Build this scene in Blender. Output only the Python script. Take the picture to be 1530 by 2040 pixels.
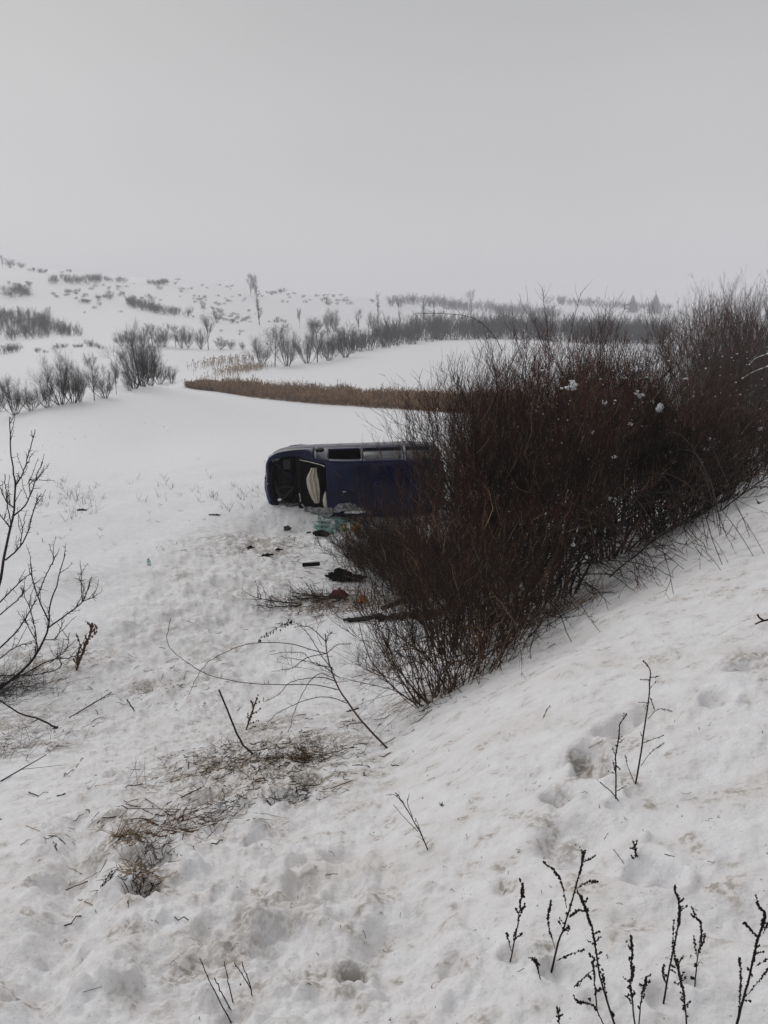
import bpy, math, random
import numpy as np
from mathutils import Matrix, Vector

PI = math.pi
R = math.radians
SC = bpy.context.scene
COL = SC.collection
for o in list(bpy.data.objects):
    bpy.data.objects.remove(o)

# ------------------------------------------------------------------ camera
F_PX = 1571.0                      # focal length in photo pixels (photo 1530 x 2040)
PITCH = R(13.6)
CAM = np.array([0.0, 0.0, 4.9])
cam_d = bpy.data.cameras.new('camera')
cam = bpy.data.objects.new('camera', cam_d)
COL.objects.link(cam)
cam.location = CAM
cam.rotation_euler = (R(90) - PITCH, 0, 0)
cam_d.sensor_fit = 'VERTICAL'
cam_d.sensor_height = 24.0
cam_d.lens = 24.0 * F_PX / 2040.0
cam_d.clip_start = 0.05
cam_d.clip_end = 9000
SC.camera = cam

# ------------------------------------------------------------------ world, sun, exposure
SUN_EL, SUN_AZ = R(38), R(-35)      # azimuth from +Y towards +X
w = bpy.data.worlds.new('World')
SC.world = w
w.use_nodes = True
nt = w.node_tree
nt.nodes.clear()
N = nt.nodes.new
out = N('ShaderNodeOutputWorld')
bg = N('ShaderNodeBackground')
bg.inputs['Strength'].default_value = 0.1
sky = N('ShaderNodeTexSky')
sky.sky_type = 'NISHITA'
sky.sun_disc = False
sky.sun_elevation = SUN_EL
sky.sun_rotation = SUN_AZ
sky.dust_density = 4.0
hs = N('ShaderNodeHueSaturation')
hs.inputs['Saturation'].default_value = 0.25
nt.links.new(sky.outputs[0], hs.inputs['Color'])
tc = N('ShaderNodeTexCoord')
sep = N('ShaderNodeSeparateXYZ')
nt.links.new(tc.outputs['Generated'], sep.inputs[0])
ramp = N('ShaderNodeValToRGB')
cr = ramp.color_ramp
cr.interpolation = 'EASE'
SKY = [(0.0, (5.8, 5.72, 5.8)), (0.08, (5.7, 5.62, 5.69)), (0.2, (5.15, 5.1, 5.15)), (0.36, (4.4, 4.41, 4.43)), (0.6, (4.2, 4.23, 4.25))]
while len(cr.elements) < len(SKY):
    cr.elements.new(0.5)
for e, (p, c) in zip(cr.elements, SKY):
    e.position = p
    e.color = (c[0] / 10, c[1] / 10, c[2] / 10, 1)
nt.links.new(sep.outputs['Z'], ramp.inputs[0])
nz = N('ShaderNodeTexNoise')
nz.inputs['Scale'].default_value = 2.2
nz.inputs['Detail'].default_value = 3
nt.links.new(tc.outputs['Generated'], nz.inputs['Vector'])
mr = N('ShaderNodeMapRange')
mr.inputs['To Min'].default_value = 9.2
mr.inputs['To Max'].default_value = 10.8
nt.links.new(nz.outputs[0], mr.inputs[0])
mul = N('ShaderNodeVectorMath')
mul.operation = 'SCALE'
nt.links.new(ramp.outputs[0], mul.inputs[0])
nt.links.new(mr.outputs[0], mul.inputs['Scale'])
mix = N('ShaderNodeMixRGB')
mix.inputs[0].default_value = 0.94
nt.links.new(hs.outputs[0], mix.inputs[1])
nt.links.new(mul.outputs[0], mix.inputs[2])
nt.links.new(mix.outputs[0], bg.inputs['Color'])
nt.links.new(bg.outputs[0], out.inputs['Surface'])

sun_d = bpy.data.lights.new('sun', 'SUN')
sun_d.energy = 1.05
sun_d.angle = R(50)
sun_d.color = (1, 0.97, 0.94)
sun = bpy.data.objects.new('sun', sun_d)
COL.objects.link(sun)
sd = Vector((math.sin(SUN_AZ) * math.cos(SUN_EL), math.cos(SUN_AZ) * math.cos(SUN_EL), math.sin(SUN_EL)))
sun.rotation_euler = sd.to_track_quat('Z', 'Y').to_euler()

SC.view_settings.view_transform = 'Standard'
SC.view_settings.look = 'None'
SC.view_settings.exposure = 0.07
SC.view_settings.gamma = 1.0
SC.render.engine = 'CYCLES'
SC.cycles.use_denoising = True
SC.cycles.max_bounces = 6
SC.cycles.diffuse_bounces = 3
SC.cycles.volume_bounces = 2
SC.cycles.transparent_max_bounces = 8

# ------------------------------------------------------------------ numpy noise
def _hash(ix, iy, seed):
    h = (ix.astype(np.int64) * 374761393 + iy.astype(np.int64) * 668265263 + seed * 974634777) & 0xFFFFFFFF
    h = ((h ^ (h >> 13)) * 1274126177) & 0xFFFFFFFF
    return ((h ^ (h >> 16)) & 0xFFFFFF) / float(0xFFFFFF)

def noise2(x, y, seed=0):
    x0 = np.floor(x); y0 = np.floor(y)
    fx = x - x0; fy = y - y0
    ux = fx * fx * fx * (fx * (fx * 6 - 15) + 10); uy = fy * fy * fy * (fy * (fy * 6 - 15) + 10)
    def g(dx, dy):
        a = _hash(x0 + dx, y0 + dy, seed) * 2 * PI
        return np.cos(a) * (fx - dx) + np.sin(a) * (fy - dy)
    a = g(0, 0) * (1 - ux) + g(1, 0) * ux
    b = g(0, 1) * (1 - ux) + g(1, 1) * ux
    return (a * (1 - uy) + b * uy) * 1.5

def fbm(x, y, seed=0, octs=4, gain=0.5):
    s = 0; a = 1.0; f = 1.0
    for i in range(octs):
        s = s + a * noise2(x * f + 17.3 * i, y * f - 9.1 * i, seed + i)
        a *= gain; f *= 2.03
    return s

def sstep(a, b, x):
    t = np.clip((x - a) / (b - a), 0, 1)
    return t * t * (3 - 2 * t)

# ------------------------------------------------------------------ terrain
U = np.array([0.574, 0.819]); V = np.array([-0.819, 0.574])     # along the road, away from the road
_ss = np.linspace(-12, 20, 641)
_sp = np.interp(_ss, [-12, -3, -0.5, 0.4, 1.6, 3.4, 5.2, 7.0, 8.6, 20], [3.45, 3.42, 3.36, 3.26, 2.75, 1.55, 0.62, 0.2, 0.02, 0])
_k = np.hanning(25); _k /= _k.sum()
_sp = np.convolve(np.pad(_sp, 12, mode='edge'), _k, mode='valid')

def ray(px, py):
    a = (px - 765.0) / F_PX; b = (1020.0 - py) / F_PX
    return np.array([a, math.cos(PITCH) + b * math.sin(PITCH), -math.sin(PITCH) + b * math.cos(PITCH)])

def at(px, py, Y):                  # the point of the scene seen at a photo pixel, Y metres ahead
    d = ray(px, py)
    return CAM + d * (Y / d[1])

CTRL = [
    (0, 1010, 20), (300, 1010, 20.5), (700, 1026, 19.6), (900, 1000, 21), (0, 930, 28), (400, 925, 28), (800, 912, 29),
    (600, 832, 64), (850, 826, 60), (1150, 818, 62), (380, 776, 102), (480, 795, 85), (300, 880, 41), (800, 868, 42), (0, 890, 40),
    (0, 826, 66), (100, 806, 76), (180, 790, 86), (270, 772, 96), (360, 766, 108),
    (560, 757, 122), (420, 754, 126), (500, 742, 140), (700, 722, 155), (700, 745, 128), (860, 760, 112), (880, 690, 215), (900, 715, 160),
    (650, 716, 168), (790, 694, 205), (1150, 678, 270), (1000, 683, 245), (1300, 700, 240), (1500, 700, 240),
    (200, 735, 145), (400, 712, 170), (0, 712, 175), (300, 692, 200), (470, 695, 195),
    (0, 688, 225), (0, 676, 250), (150, 668, 255), (220, 640, 300), (400, 648, 290), (500, 645, 320), (0, 603, 350), (250, 600, 380), (500, 618, 390),
    (0, 531, 500), (100, 537, 520), (200, 549, 540), (320, 556, 560), (420, 566, 580), (500, 577, 600), (650, 588, 680), (760, 596, 760), (900, 613, 860),
    (1100, 603, 1000), (1240, 606, 1050), (1400, 612, 1100), (1530, 614, 1100),
    (700, 625, 430), (660, 659, 340), (800, 640, 420), (960, 662, 350), (900, 628, 560), (1100, 625, 800), (1100, 645, 520), (1260, 628, 760), (1300, 655, 480), (1500, 650, 520),
]
_pts = []
for px, py, Y in CTRL:
    p = at(px, py, Y)
    _pts.append(p)
# hollows that the field edge hides, and the far sides of the crests
for px, Y, dz in [(0, 78, -3.0), (60, 88, -3.4), (130, 98, -3.4), (200, 108, -2.8), (280, 116, -2.2)]:
    d = ray(px, 800); k = Y / d[1]
    _pts.append(np.array([d[0] * k, Y, -5.6 + dz * 0.35]))
for px, py, Y, dz in [(0, 531, 700, -6), (200, 549, 740, -6), (420, 566, 800, -5), (650, 588, 900, -5), (900, 613, 1150, -6), (1100, 603, 1350, -6), (1400, 612, 1500, -4),
                      (0, 531, 1500, -10), (400, 560, 1600, -10), (800, 596, 1700, -10), (1500, 612, 1900, -10)]:
    p = at(px, py, Y / 1.4)
    d = ray(px, py); k = Y / d[1]
    _pts.append(np.array([d[0] * k, Y, p[2] + dz]))
for th in (-38, -20, 0, 20, 38):
    for r_ in (1.0, 3.0, 8.0, 14.0):
        _pts.append(np.array([r_ * math.sin(R(th)), r_ * math.cos(R(th)), 0.0]))
_pts = np.array(_pts)

def _uv(x, y):
    th = np.arctan2(x, y)
    thc = np.clip(th, -R(40), R(40))
    r = np.sqrt(x * x + y * y) + 0.5
    return thc * 3.0, np.log(r), np.abs(th)

_a, _b, _ = _uv(_pts[:, 0], _pts[:, 1])
def _kern(r2):
    return 0.5 * r2 * np.log(r2 + 1e-9)
_n = len(_pts)
_K = _kern((_a[:, None] - _a[None]) ** 2 + (_b[:, None] - _b[None]) ** 2) + np.eye(_n) * 2e-4
_P = np.stack([np.ones(_n), _a, _b], 1)
_A = np.block([[_K, _P], [_P.T, np.zeros((3, 3))]])
_W = np.linalg.solve(_A, np.concatenate([_pts[:, 2], np.zeros(3)]))

def far_z(x, y):
    a, b, th = _uv(x, y)
    z = np.zeros_like(a)
    for i in range(_n):
        z += _W[i] * _kern((a - _a[i]) ** 2 + (b - _b[i]) ** 2)
    z += _W[_n] + _W[_n + 1] * a + _W[_n + 2] * b
    r = np.sqrt(x * x + y * y)
    z = z * sstep(9, 17, r)
    return z * (1 - sstep(R(60), R(115), th)) 

def bank_z(x, y):
    s = V[0] * x + V[1] * y
    s = s - 0.62 * np.clip(-x, 0, 4.5) * sstep(13, 5, y) * sstep(-4, 1, y)
    return np.interp(s, _ss, _sp)

def base_h(x, y):
    x = np.asarray(x, float); y = np.asarray(y, float)
    return far_z(x, y) + bank_z(x, y)

_ts = np.geomspace(0.8, 2500, 420)
def _first(d, ts, fn):
    P = CAM[None] + ts[:, None] * d[None]
    dz = P[:, 2] - fn(P[:, 0], P[:, 1])
    below = np.nonzero(dz < 0)[0]
    if len(below) == 0: return len(ts) - 1, dz
    return max(1, below[0]), dz
def hit(px, py, fn=None):
    fn = fn or base_h
    d = ray(px, py)
    i, _ = _first(d, _ts, fn)
    ts = np.linspace(_ts[i - 1], _ts[i], 25)
    i, dz = _first(d, ts, fn)
    a0 = dz[i - 1]; a1 = -dz[i]
    t = ts[i - 1] + (ts[i] - ts[i - 1]) * float(np.clip(a0 / (a0 + a1 + 1e-12), 0, 1))
    p = CAM + t * d
    p[2] = float(fn(p[0:1], p[1:2])[0])
    return p

def pathpts(lst):
    return np.array([hit(px, py)[:2] for px, py in lst])

def seg_dist(x, y, pts):
    best = np.full(np.shape(x), 1e9)
    for a, b in zip(pts[:-1], pts[1:]):
        ab = b - a
        t = np.clip(((x - a[0]) * ab[0] + (y - a[1]) * ab[1]) / (ab @ ab + 1e-9), 0, 1)
        best = np.minimum(best, np.hypot(x - a[0] - t * ab[0], y - a[1] - t * ab[1]))
    return best

TRACK = pathpts([(620, 2030), (520, 1800), (440, 1620), (420, 1480), (390, 1330), (420, 1200), (490, 1100), (560, 1050), (640, 1035)])
TRACK2 = pathpts([(120, 1990), (140, 1800), (190, 1600), (240, 1400), (300, 1250), (420, 1120)])
GROOVE = pathpts([(60, 2035), (115, 1900), (150, 1750), (165, 1640)])
LEDGE = pathpts([(1170, 1690), (1270, 1740), (1360, 1790), (1450, 1820), (1530, 1830)])
# footprints and holes: pixel, radius (m), depth (m), stretch
PITS = [(1016, 1919, .035, .03), (1098, 1941, .04, .035), (1188, 2003, .035, .03), (1322, 2000, .04, .035), (1384, 1967, .035, .03), (1227, 1593, .04, .03), (1266, 1564, .045, .035), (851, 1692, .035, .025), (773, 1494, .06, .04), (462, 2036, .05, .035), (504, 1505, .05, .035), (1110, 1585, .07, .07), (1135, 1655, .13, .07), (1170, 1500, .08, .08), (1185, 1525, .09, .07), (1225, 1462, .1, .07), (1260, 1440, .09, .06), (1315, 1425, .1, .05),
        (1010, 1760, .05, .02), (1425, 1400, .08, .05), (1500, 1330, .12, .06), (1290, 1720, .08, .06), (1330, 1730, .05, .06),
        (605, 1775, .08, .05), (690, 1835, .07, .035), (703, 1943, .05, .05), (675, 1700, .09, .06), (300, 1725, .11, .09), (285, 1780, .07, .09), (500, 1675, .06, .05),
        (100, 1760, .09, .05), (430, 1840, .1, .05), (560, 1880, .12, .05), (780, 1880, .16, .06), (820, 1960, .12, .05), (900, 1945, .05, .03),
        (560, 1600, .12, .06), (470, 1540, .1, .05), (620, 1560, .12, .05), (330, 1640, .1, .05), (230, 1650, .1, .05), (400, 1590, .1, .06),
        (260, 1260, .18, .06), (300, 1370, .15, .05), (350, 1210, .16, .05), (440, 1160, .2, .06), (500, 1150, .2, .05), (380, 1080, .25, .05), (560, 1120, .2, .05),
        (520, 1085, .3, .06), (470, 1065, .25, .05), (250, 1120, .12, .03), (640, 1480, .12, .06), (700, 1420, .12, .05), (760, 1360, .12, .06)]
_pw = [(hit(px, py)[:2], r_, d_) for px, py, r_, d_ in PITS]
LUMPS = [(520, 1655, .09, .07), (640, 1740, .09, .05), (560, 1760, .08, .07), (470, 1500, .07, .07), (585, 1720, .07, .05), (740, 1800, .12, .03), (380, 1730, .1, .07),
         (450, 1760, .09, .06), (520, 1840, .08, .04), (330, 1820, .09, .04), (620, 1660, .12, .05), (250, 1560, .14, .05), (180, 1640, .14, .06), (1330, 1300, .05, .05), (1345, 1310, .03, .04), (1285, 1658, .03, .03),
         (640, 1040, .3, .08), (680, 1034, .3, .12), (715, 1032, .35, .12)]
_lw = [(hit(px, py)[:2], r_, d_) for px, py, r_, d_ in LUMPS]

_cb = hit(540, 1040)[:2]; _cb2 = hit(760, 1034)[:2]
def churn(x, y):
    d1 = seg_dist(x, y, TRACK); d2 = seg_dist(x, y, TRACK2)
    r = np.hypot(x, y)
    wd = 0.55 + 0.06 * r
    return np.clip(np.exp(-(d1 / wd) ** 2) + 0.7 * np.exp(-(d2 / (0.8 * wd)) ** 2), 0, 1)

def full_h(x, y):
    x = np.asarray(x, float); y = np.asarray(y, float)
    z = base_h(x, y)
    r = np.hypot(x, y)
    near = sstep(45, 22, r)
    s = V[0] * x + V[1] * y
    z = z + near * (0.05 * fbm(x * .5, y * .5, 3, 3)) + 0.35 * sstep(60, 200, r) * fbm(x * .03, y * .03, 5, 3)
    c = churn(x, y) * near
    # churned, trodden snow: rounded clods and hollows
    n1 = fbm(x * 2.1, y * 2.1, 11, 3)
    bil = np.abs(fbm(x * 4.2, y * 4.2, 21, 3, .55))
    bil2 = np.abs(noise2(x * 11, y * 11, 31))
    z = z + c * ((0.036 + .03 * sstep(6, 10, r)) * n1 + .045 * sstep(6, 10, r) * np.abs(fbm(x * 3.1, y * 3.1, 37, 2)) + (0.016 + .006 * sstep(9, 3, r)) * (bil - .3) + 0.026 * bil2 + 0.022 * noise2(x * 1.1 + 5, y * 1.1, 33) + .016 * np.abs(fbm(x * 21, y * 21, 34, 2)) + .02 * sstep(.25, .6, noise2(x * 8, y * 8, 36)))
    # wind- and plough-roughened snow elsewhere on the bank
    bank = sstep(9, 6, s) * near * (1 - c)
    z = z + bank * (0.022 * fbm(x * 2.2, y * 2.2, 41, 3) + 0.012 * np.abs(noise2(x * 9, y * 9, 45)) + .007 * noise2(x * 22, y * 22, 46) - .02 * sstep(.35, .7, noise2(x * 5, y * 5, 47)))
    # fallen clods
    cell = noise2(x * 6.5, y * 6.5, 51)
    z = z + near * (0.25 + .75 * c) * 0.032 * sstep(.48, .75, cell)
    g = seg_dist(x, y, GROOVE)
    z = z - 0.09 * np.exp(-(g / .09) ** 2) + 0.03 * np.exp(-((g - .2) / .1) ** 2)
    l = seg_dist(x, y, LEDGE)
    z = z - 0.09 * np.exp(-(l / .1) ** 2) * (0.7 + .6 * noise2(x * 3, y * 3, 61))
    z = z - .38 * np.exp(-(seg_dist(x, y, np.array([_cb, _cb2])) / 1.0) ** 2)
    for p, r_, d_ in _pw:
        dx = x - p[0]; dy = y - p[1]
        wob = 1 + .35 * noise2(x * 5 + 3, y * 5, 71)
        q = np.hypot(dx, dy * .8) / (r_ * wob)
        z = z - d_ * (1 - sstep(.45, 1.1, q)) + .2 * d_ * np.exp(-((q - 1.35) / .3) ** 2)
    for p, r_, d_ in _lw:
        q = np.hypot(x - p[0], y - p[1]) / (r_ * (1 + .4 * noise2(x * 4 + 9, y * 4, 77)))
        z = z + .7 * d_ * (1 - sstep(.2, 1.15, q)) * (1 + .3 * noise2(x * 12, y * 12, 78))
    return z

def hitf(px, py):
    return hit(px, py, full_h)

# ------------------------------------------------------------------ materials
def mat(name, col, rough=.8, metal=0.0, coat=0.0, noise=0.0, nscale=20, bump=0.0, trans=0.0, spec=.5, alpha=None, rand=0.0):
    m = bpy.data.materials.new(name)
    m.use_nodes = True
    t = m.node_tree
    b = t.nodes['Principled BSDF']
    b.inputs['Base Color'].default_value = (*col, 1)
    b.inputs['Roughness'].default_value = rough
    b.inputs['Metallic'].default_value = metal
    b.inputs['Coat Weight'].default_value = coat
    b.inputs['Specular IOR Level'].default_value = spec
    b.inputs['Transmission Weight'].default_value = trans
    if noise or rand:
        n = t.nodes.new('ShaderNodeTexNoise'); n.inputs['Scale'].default_value = nscale; n.inputs['Detail'].default_value = 4
        g = t.nodes.new('ShaderNodeNewGeometry')
        t.links.new(g.outputs['Position'], n.inputs['Vector'])
        mr = t.nodes.new('ShaderNodeMapRange')
        mr.inputs['From Min'].default_value = .3; mr.inputs['From Max'].default_value = .7
        mr.inputs['To Min'].default_value = 1 - noise; mr.inputs['To Max'].default_value = 1 + noise
        t.links.new(n.outputs[0], mr.inputs[0])
        sc = t.nodes.new('ShaderNodeVectorMath'); sc.operation = 'SCALE'
        sc.inputs[0].default_value = col
        last = mr.outputs[0]
        if rand:
            oi = t.nodes.new('ShaderNodeObjectInfo')
            m2 = t.nodes.new('ShaderNodeMapRange'); m2.inputs['To Min'].default_value = 1 - rand; m2.inputs['To Max'].default_value = 1 + rand
            t.links.new(oi.outputs['Random'], m2.inputs[0])
            mm = t.nodes.new('ShaderNodeMath'); mm.operation = 'MULTIPLY'
            t.links.new(last, mm.inputs[0]); t.links.new(m2.outputs[0], mm.inputs[1]); last = mm.outputs[0]
        t.links.new(last, sc.inputs['Scale'])
        t.links.new(sc.outputs[0], b.inputs['Base Color'])
        if bump:
            bp = t.nodes.new('ShaderNodeBump'); bp.inputs['Strength'].default_value = bump; bp.inputs['Distance'].default_value = .01
            t.links.new(n.outputs[0], bp.inputs['Height']); t.links.new(bp.outputs[0], b.inputs['Normal'])
    return m

def snow_material():
    m = bpy.data.materials.new('snow'); m.use_nodes = True
    t = m.node_tree; b = t.nodes['Principled BSDF']; nn = t.nodes.new; L = t.links.new
    b.inputs['Roughness'].default_value = .65
    b.inputs['Specular IOR Level'].default_value = .25
    g = nn('ShaderNodeNewGeometry')
    def noise(sc_, det=4):
        n = nn('ShaderNodeTexNoise'); n.inputs['Scale'].default_value = sc_; n.inputs['Detail'].default_value = det
        L(g.outputs['Position'], n.inputs['Vector']); return n.outputs[0]
    def attr(nm):
        a = nn('ShaderNodeAttribute'); a.attribute_name = nm; return a.outputs['Fac']
    def mth(op, a, b_):
        x = nn('ShaderNodeMath'); x.operation = op
        for i, v in enumerate((a, b_)):
            if isinstance(v, (int, float)): x.inputs[i].default_value = v
            else: L(v, x.inputs[i])
        x.use_clamp = True
        return x.outputs[0]
    def rng(v, a, b_, c=0., d=1.):
        x = nn('ShaderNodeMapRange'); x.interpolation_type = 'SMOOTHSTEP'; L(v, x.inputs[0])
        x.inputs['From Min'].default_value = a; x.inputs['From Max'].default_value = b_; x.inputs['To Min'].default_value = c; x.inputs['To Max'].default_value = d
        return x.outputs[0]
    def mx(f, c1, c2):
        x = nn('ShaderNodeMixRGB'); L(f, x.inputs[0])
        for i, c in ((1, c1), (2, c2)):
            if isinstance(c, tuple): x.inputs[i].default_value = (*c, 1)
            else: L(c, x.inputs[i])
        return x.outputs[0]
    grey = attr('grey'); dirt = attr('dirt')
    n_big = noise(1.6, 5); n_mid = noise(7, 5); n_fine = noise(38, 4); n_speck = noise(75, 2)
    c = mx(rng(n_mid, .35, .7), (.84, .845, .87), (.79, .795, .82))
    # old snow by the road: a little warm grit in patches
    f = mth('MULTIPLY', grey, rng(n_mid, .36, .64, .3, .9))
    c = mx(f, c, (.735, .715, .71))
    f = mth('MULTIPLY', grey, rng(n_big, .5, .72, 0., .7))
    c = mx(f, c, (.70, .675, .655))
    f = mth('MULTIPLY', grey, mth('MULTIPLY', rng(n_mid, .54, .68), rng(n_fine, .42, .62)))
    c = mx(f, c, (.42, .385, .35))
    f = mth('MULTIPLY', grey, mth('MULTIPLY', rng(n_speck, .68, .76), .7))
    c = mx(f, c, (.22, .19, .165))
    # torn-up soil and plant litter
    f = mth('MULTIPLY', rng(n_fine, .42, .54), rng(n_mid, .36, .54))
    f = mth('MULTIPLY', f, dirt)
    c = mx(f, c, (.11, .09, .07))
    f = mth('MULTIPLY', dirt, rng(n_mid, .3, .7, .15, .6))
    c = mx(f, c, (.4, .35, .3))
    L(c, b.inputs['Base Color'])
    bp = nn('ShaderNodeBump'); bp.inputs['Strength'].default_value = .55; bp.inputs['Distance'].default_value = .02
    hsum = nn('ShaderNodeMath'); hsum.operation = 'ADD'
    L(n_fine, hsum.inputs[0]); L(n_mid, hsum.inputs[1])
    L(hsum.outputs[0], bp.inputs['Height']); L(bp.outputs[0], b.inputs['Normal'])
    return m

M = {}
M['snow'] = snow_material()
M['snow_plain'] = mat('loose_snow', (.83, .835, .86), .65, noise=.05, nscale=9, bump=.5, spec=.25)
M['bark'] = mat('dark_bark', (.030, .0235, .020), .9, noise=.45, nscale=30, spec=.2)
M['bark_brown'] = mat('brown_bark', (.085, .05, .03), .85, noise=.5, nscale=25, spec=.25)
M['twig'] = mat('dark_twigs', (.027, .021, .0175), .9, noise=.6, nscale=3.5, spec=.2, rand=.55)
M['twig_pale'] = mat('greyish_twigs', (.19, .135, .09), .85, noise=.5, nscale=3.5, spec=.2, rand=.2)
M['twig_red'] = mat('red_brown_shoots', (.072, .026, .021), .85, noise=.5, nscale=3.5, spec=.2, rand=.45)
M['twig_far'] = mat('distant_twigs', (.036, .032, .032), .95, noise=.35, nscale=.6, spec=.1, rand=.3)
M['bark_far'] = mat('distant_bark', (.05, .042, .038), .95, noise=.3, nscale=.8, spec=.1, rand=.25)
M['weed'] = mat('dead_weed', (.022, .018, .015), .9, noise=.5, nscale=60, spec=.2)
M['weed_brown'] = mat('dry_brown_weed', (.10, .055, .032), .9, noise=.6, nscale=50, spec=.2)
M['straw'] = mat('straw', (.23, .165, .10), .9, noise=.5, nscale=14, spec=.2)
M['corn'] = mat('dead_maize', (.27, .175, .105), .9, noise=.55, nscale=1.3, spec=.2)
M['reed'] = mat('pale_reed', (.36, .29, .22), .9, noise=.4, nscale=.7, spec=.2)
M['conifer'] = mat('conifer_needles', (.02, .032, .026), .9, noise=.4, nscale=1, spec=.2)
M['mistletoe'] = mat('mistletoe', (.022, .026, .016), .9, noise=.4, nscale=3, spec=.2)
M['pole'] = mat('weathered_pole', (.09, .085, .08), .9)

# ------------------------------------------------------------------ mesh helpers
def raw_mesh(name, V_, F_, mats, midx=None, smooth=True):
    """V_ (n,3); F_ list of (k,3|4) int arrays"""
    me = bpy.data.meshes.new(name)
    V_ = np.ascontiguousarray(V_, np.float32)
    me.vertices.add(len(V_)); me.vertices.foreach_set('co', V_.ravel())
    F_ = [np.asarray(f) for f in F_ if len(f)]
    nl = sum(f.size for f in F_); nf = sum(len(f) for f in F_)
    me.loops.add(nl); me.polygons.add(nf)
    me.loops.foreach_set('vertex_index', np.concatenate([f.ravel() for f in F_]).astype(np.int32))
    tot = np.concatenate([np.full(len(f), f.shape[1]) for f in F_])
    st = np.concatenate([[0], np.cumsum(tot)[:-1]])
    me.polygons.foreach_set('loop_start', st.astype(np.int32))
    me.polygons.foreach_set('loop_total', tot.astype(np.int32))
    if midx is not None:
        me.polygons.foreach_set('material_index', np.asarray(midx, np.int32))
    me.polygons.foreach_set('use_smooth', np.full(nf, smooth))
    for m_ in (mats if isinstance(mats, (list, tuple)) else [mats]):
        me.materials.append(m_)
    me.update(calc_edges=True)
    return me

class Geo:
    """collects faces for ONE mesh"""
    def __init__(s): s.v = []; s.f = []; s.m = []; s.n = 0
    def add(s, v, f, mi=0):
        v = np.asarray(v, float); s.v.append(v)
        f = np.asarray(f, int)
        s.f.append(f + s.n); s.m.append(np.full(len(f), mi)); s.n += len(v)
        return s
    def tubes(s, P, Rr, S=3, mi=0, cap=False):
        v, f = tubes(P, Rr, S); s.add(v, f, mi)
        if cap:
            n, k = P.shape[:2]
            for e, sgn in ((0, -1), (k - 1, 1)):
                for i in range(n):
                    c = P[i, e]; ring = v.reshape(n, k, S, 3)[i, e]
                    vv = np.vstack([c[None], ring])
                    ff = [(0, 1 + j, 1 + (j + 1) % S) if sgn > 0 else (0, 1 + (j + 1) % S, 1 + j) for j in range(S)]
                    s.add(vv, ff, mi)
        return s
    def box(s, c, size, mi=0, rot=None, jit=0, seed=0):
        q = np.array([(x, y, z) for x in (-.5, .5) for y in (-.5, .5) for z in (-.5, .5)]) * np.array(size)
        if jit: q = q + np.random.default_rng(seed).normal(0, jit, q.shape)
        if rot is not None: q = q @ np.array(rot).T
        return s.add(q + np.array(c), [(0, 1, 3, 2), (4, 6, 7, 5), (0, 4, 5, 1), (2, 3, 7, 6), (0, 2, 6, 4), (1, 5, 7, 3)], mi)
    def blob(s, c, rad, nu=10, nv=7, jit=.15, seed=0, mi=0, nsc=2.0):
        rng = np.random.default_rng(seed)
        off = rng.uniform(-50, 50, 2)
        vs = []
        for j in range(nv + 1):
            ph = PI * j / nv
            for i in range(nu):
                th = 2 * PI * i / nu
                vs.append((math.sin(ph) * math.cos(th), math.sin(ph) * math.sin(th), math.cos(ph)))
        vs = np.array(vs)
        nzv = noise2(vs[:, 0] * nsc + vs[:, 2] * 1.7 + off[0], vs[:, 1] * nsc - vs[:, 2] * 1.3 + off[1], seed)
        vs = vs * (1 + jit * 2 * nzv)[:, None] * np.array(rad)
        fs = [(j * nu + i, (j + 1) * nu + i, (j + 1) * nu + (i + 1) % nu, j * nu + (i + 1) % nu) for j in range(nv) for i in range(nu)]
        return s.add(vs + np.array(c), fs, mi)
    def obj(s, name, mats, parent=None, smooth=True):
        me = s.mesh(name, mats, smooth)
        return link(name, me, parent)
    def mesh(s, name, mats, smooth=True):
        f4 = [f for f in s.f if f.shape[1] == 4]; f3 = [f for f in s.f if f.shape[1] == 3]
        m4 = [m_ for f, m_ in zip(s.f, s.m) if f.shape[1] == 4]; m3 = [m_ for f, m_ in zip(s.f, s.m) if f.shape[1] == 3]
        return raw_mesh(name, np.concatenate(s.v), f4 + f3, mats, np.concatenate(m4 + m3), smooth)

def link(name, me, parent=None):
    o = bpy.data.objects.new(name, me); COL.objects.link(o)
    if parent is not None: o.parent = parent
    return o

def tag(o, label=None, cat=None, group=None, kind=None):
    if label: o['label'] = label
    if cat: o['category'] = cat
    if group: o['group'] = group
    if kind: o['kind'] = kind
    return o

def thing(name, label, cat, loc=(0, 0, 0), rz=0, group=None):
    o = bpy.data.objects.new(name, None); COL.objects.link(o)
    o.empty_display_size = .2
    o.location = loc; o.rotation_euler = (0, 0, rz)
    return tag(o, label, cat, group)

def dup(root, label=None, group=None):
    r = root.copy(); COL.objects.link(r)
    if label: r['label'] = label
    if group: r['group'] = group
    for ch in list(root.children):
        c = ch.copy(); COL.objects.link(c); c.parent = r
        for g_ in list(ch.children):
            d = g_.copy(); COL.objects.link(d); d.parent = c
    return r

def nrm(v):
    return v / (np.linalg.norm(v, axis=-1, keepdims=True) + 1e-12)

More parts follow.
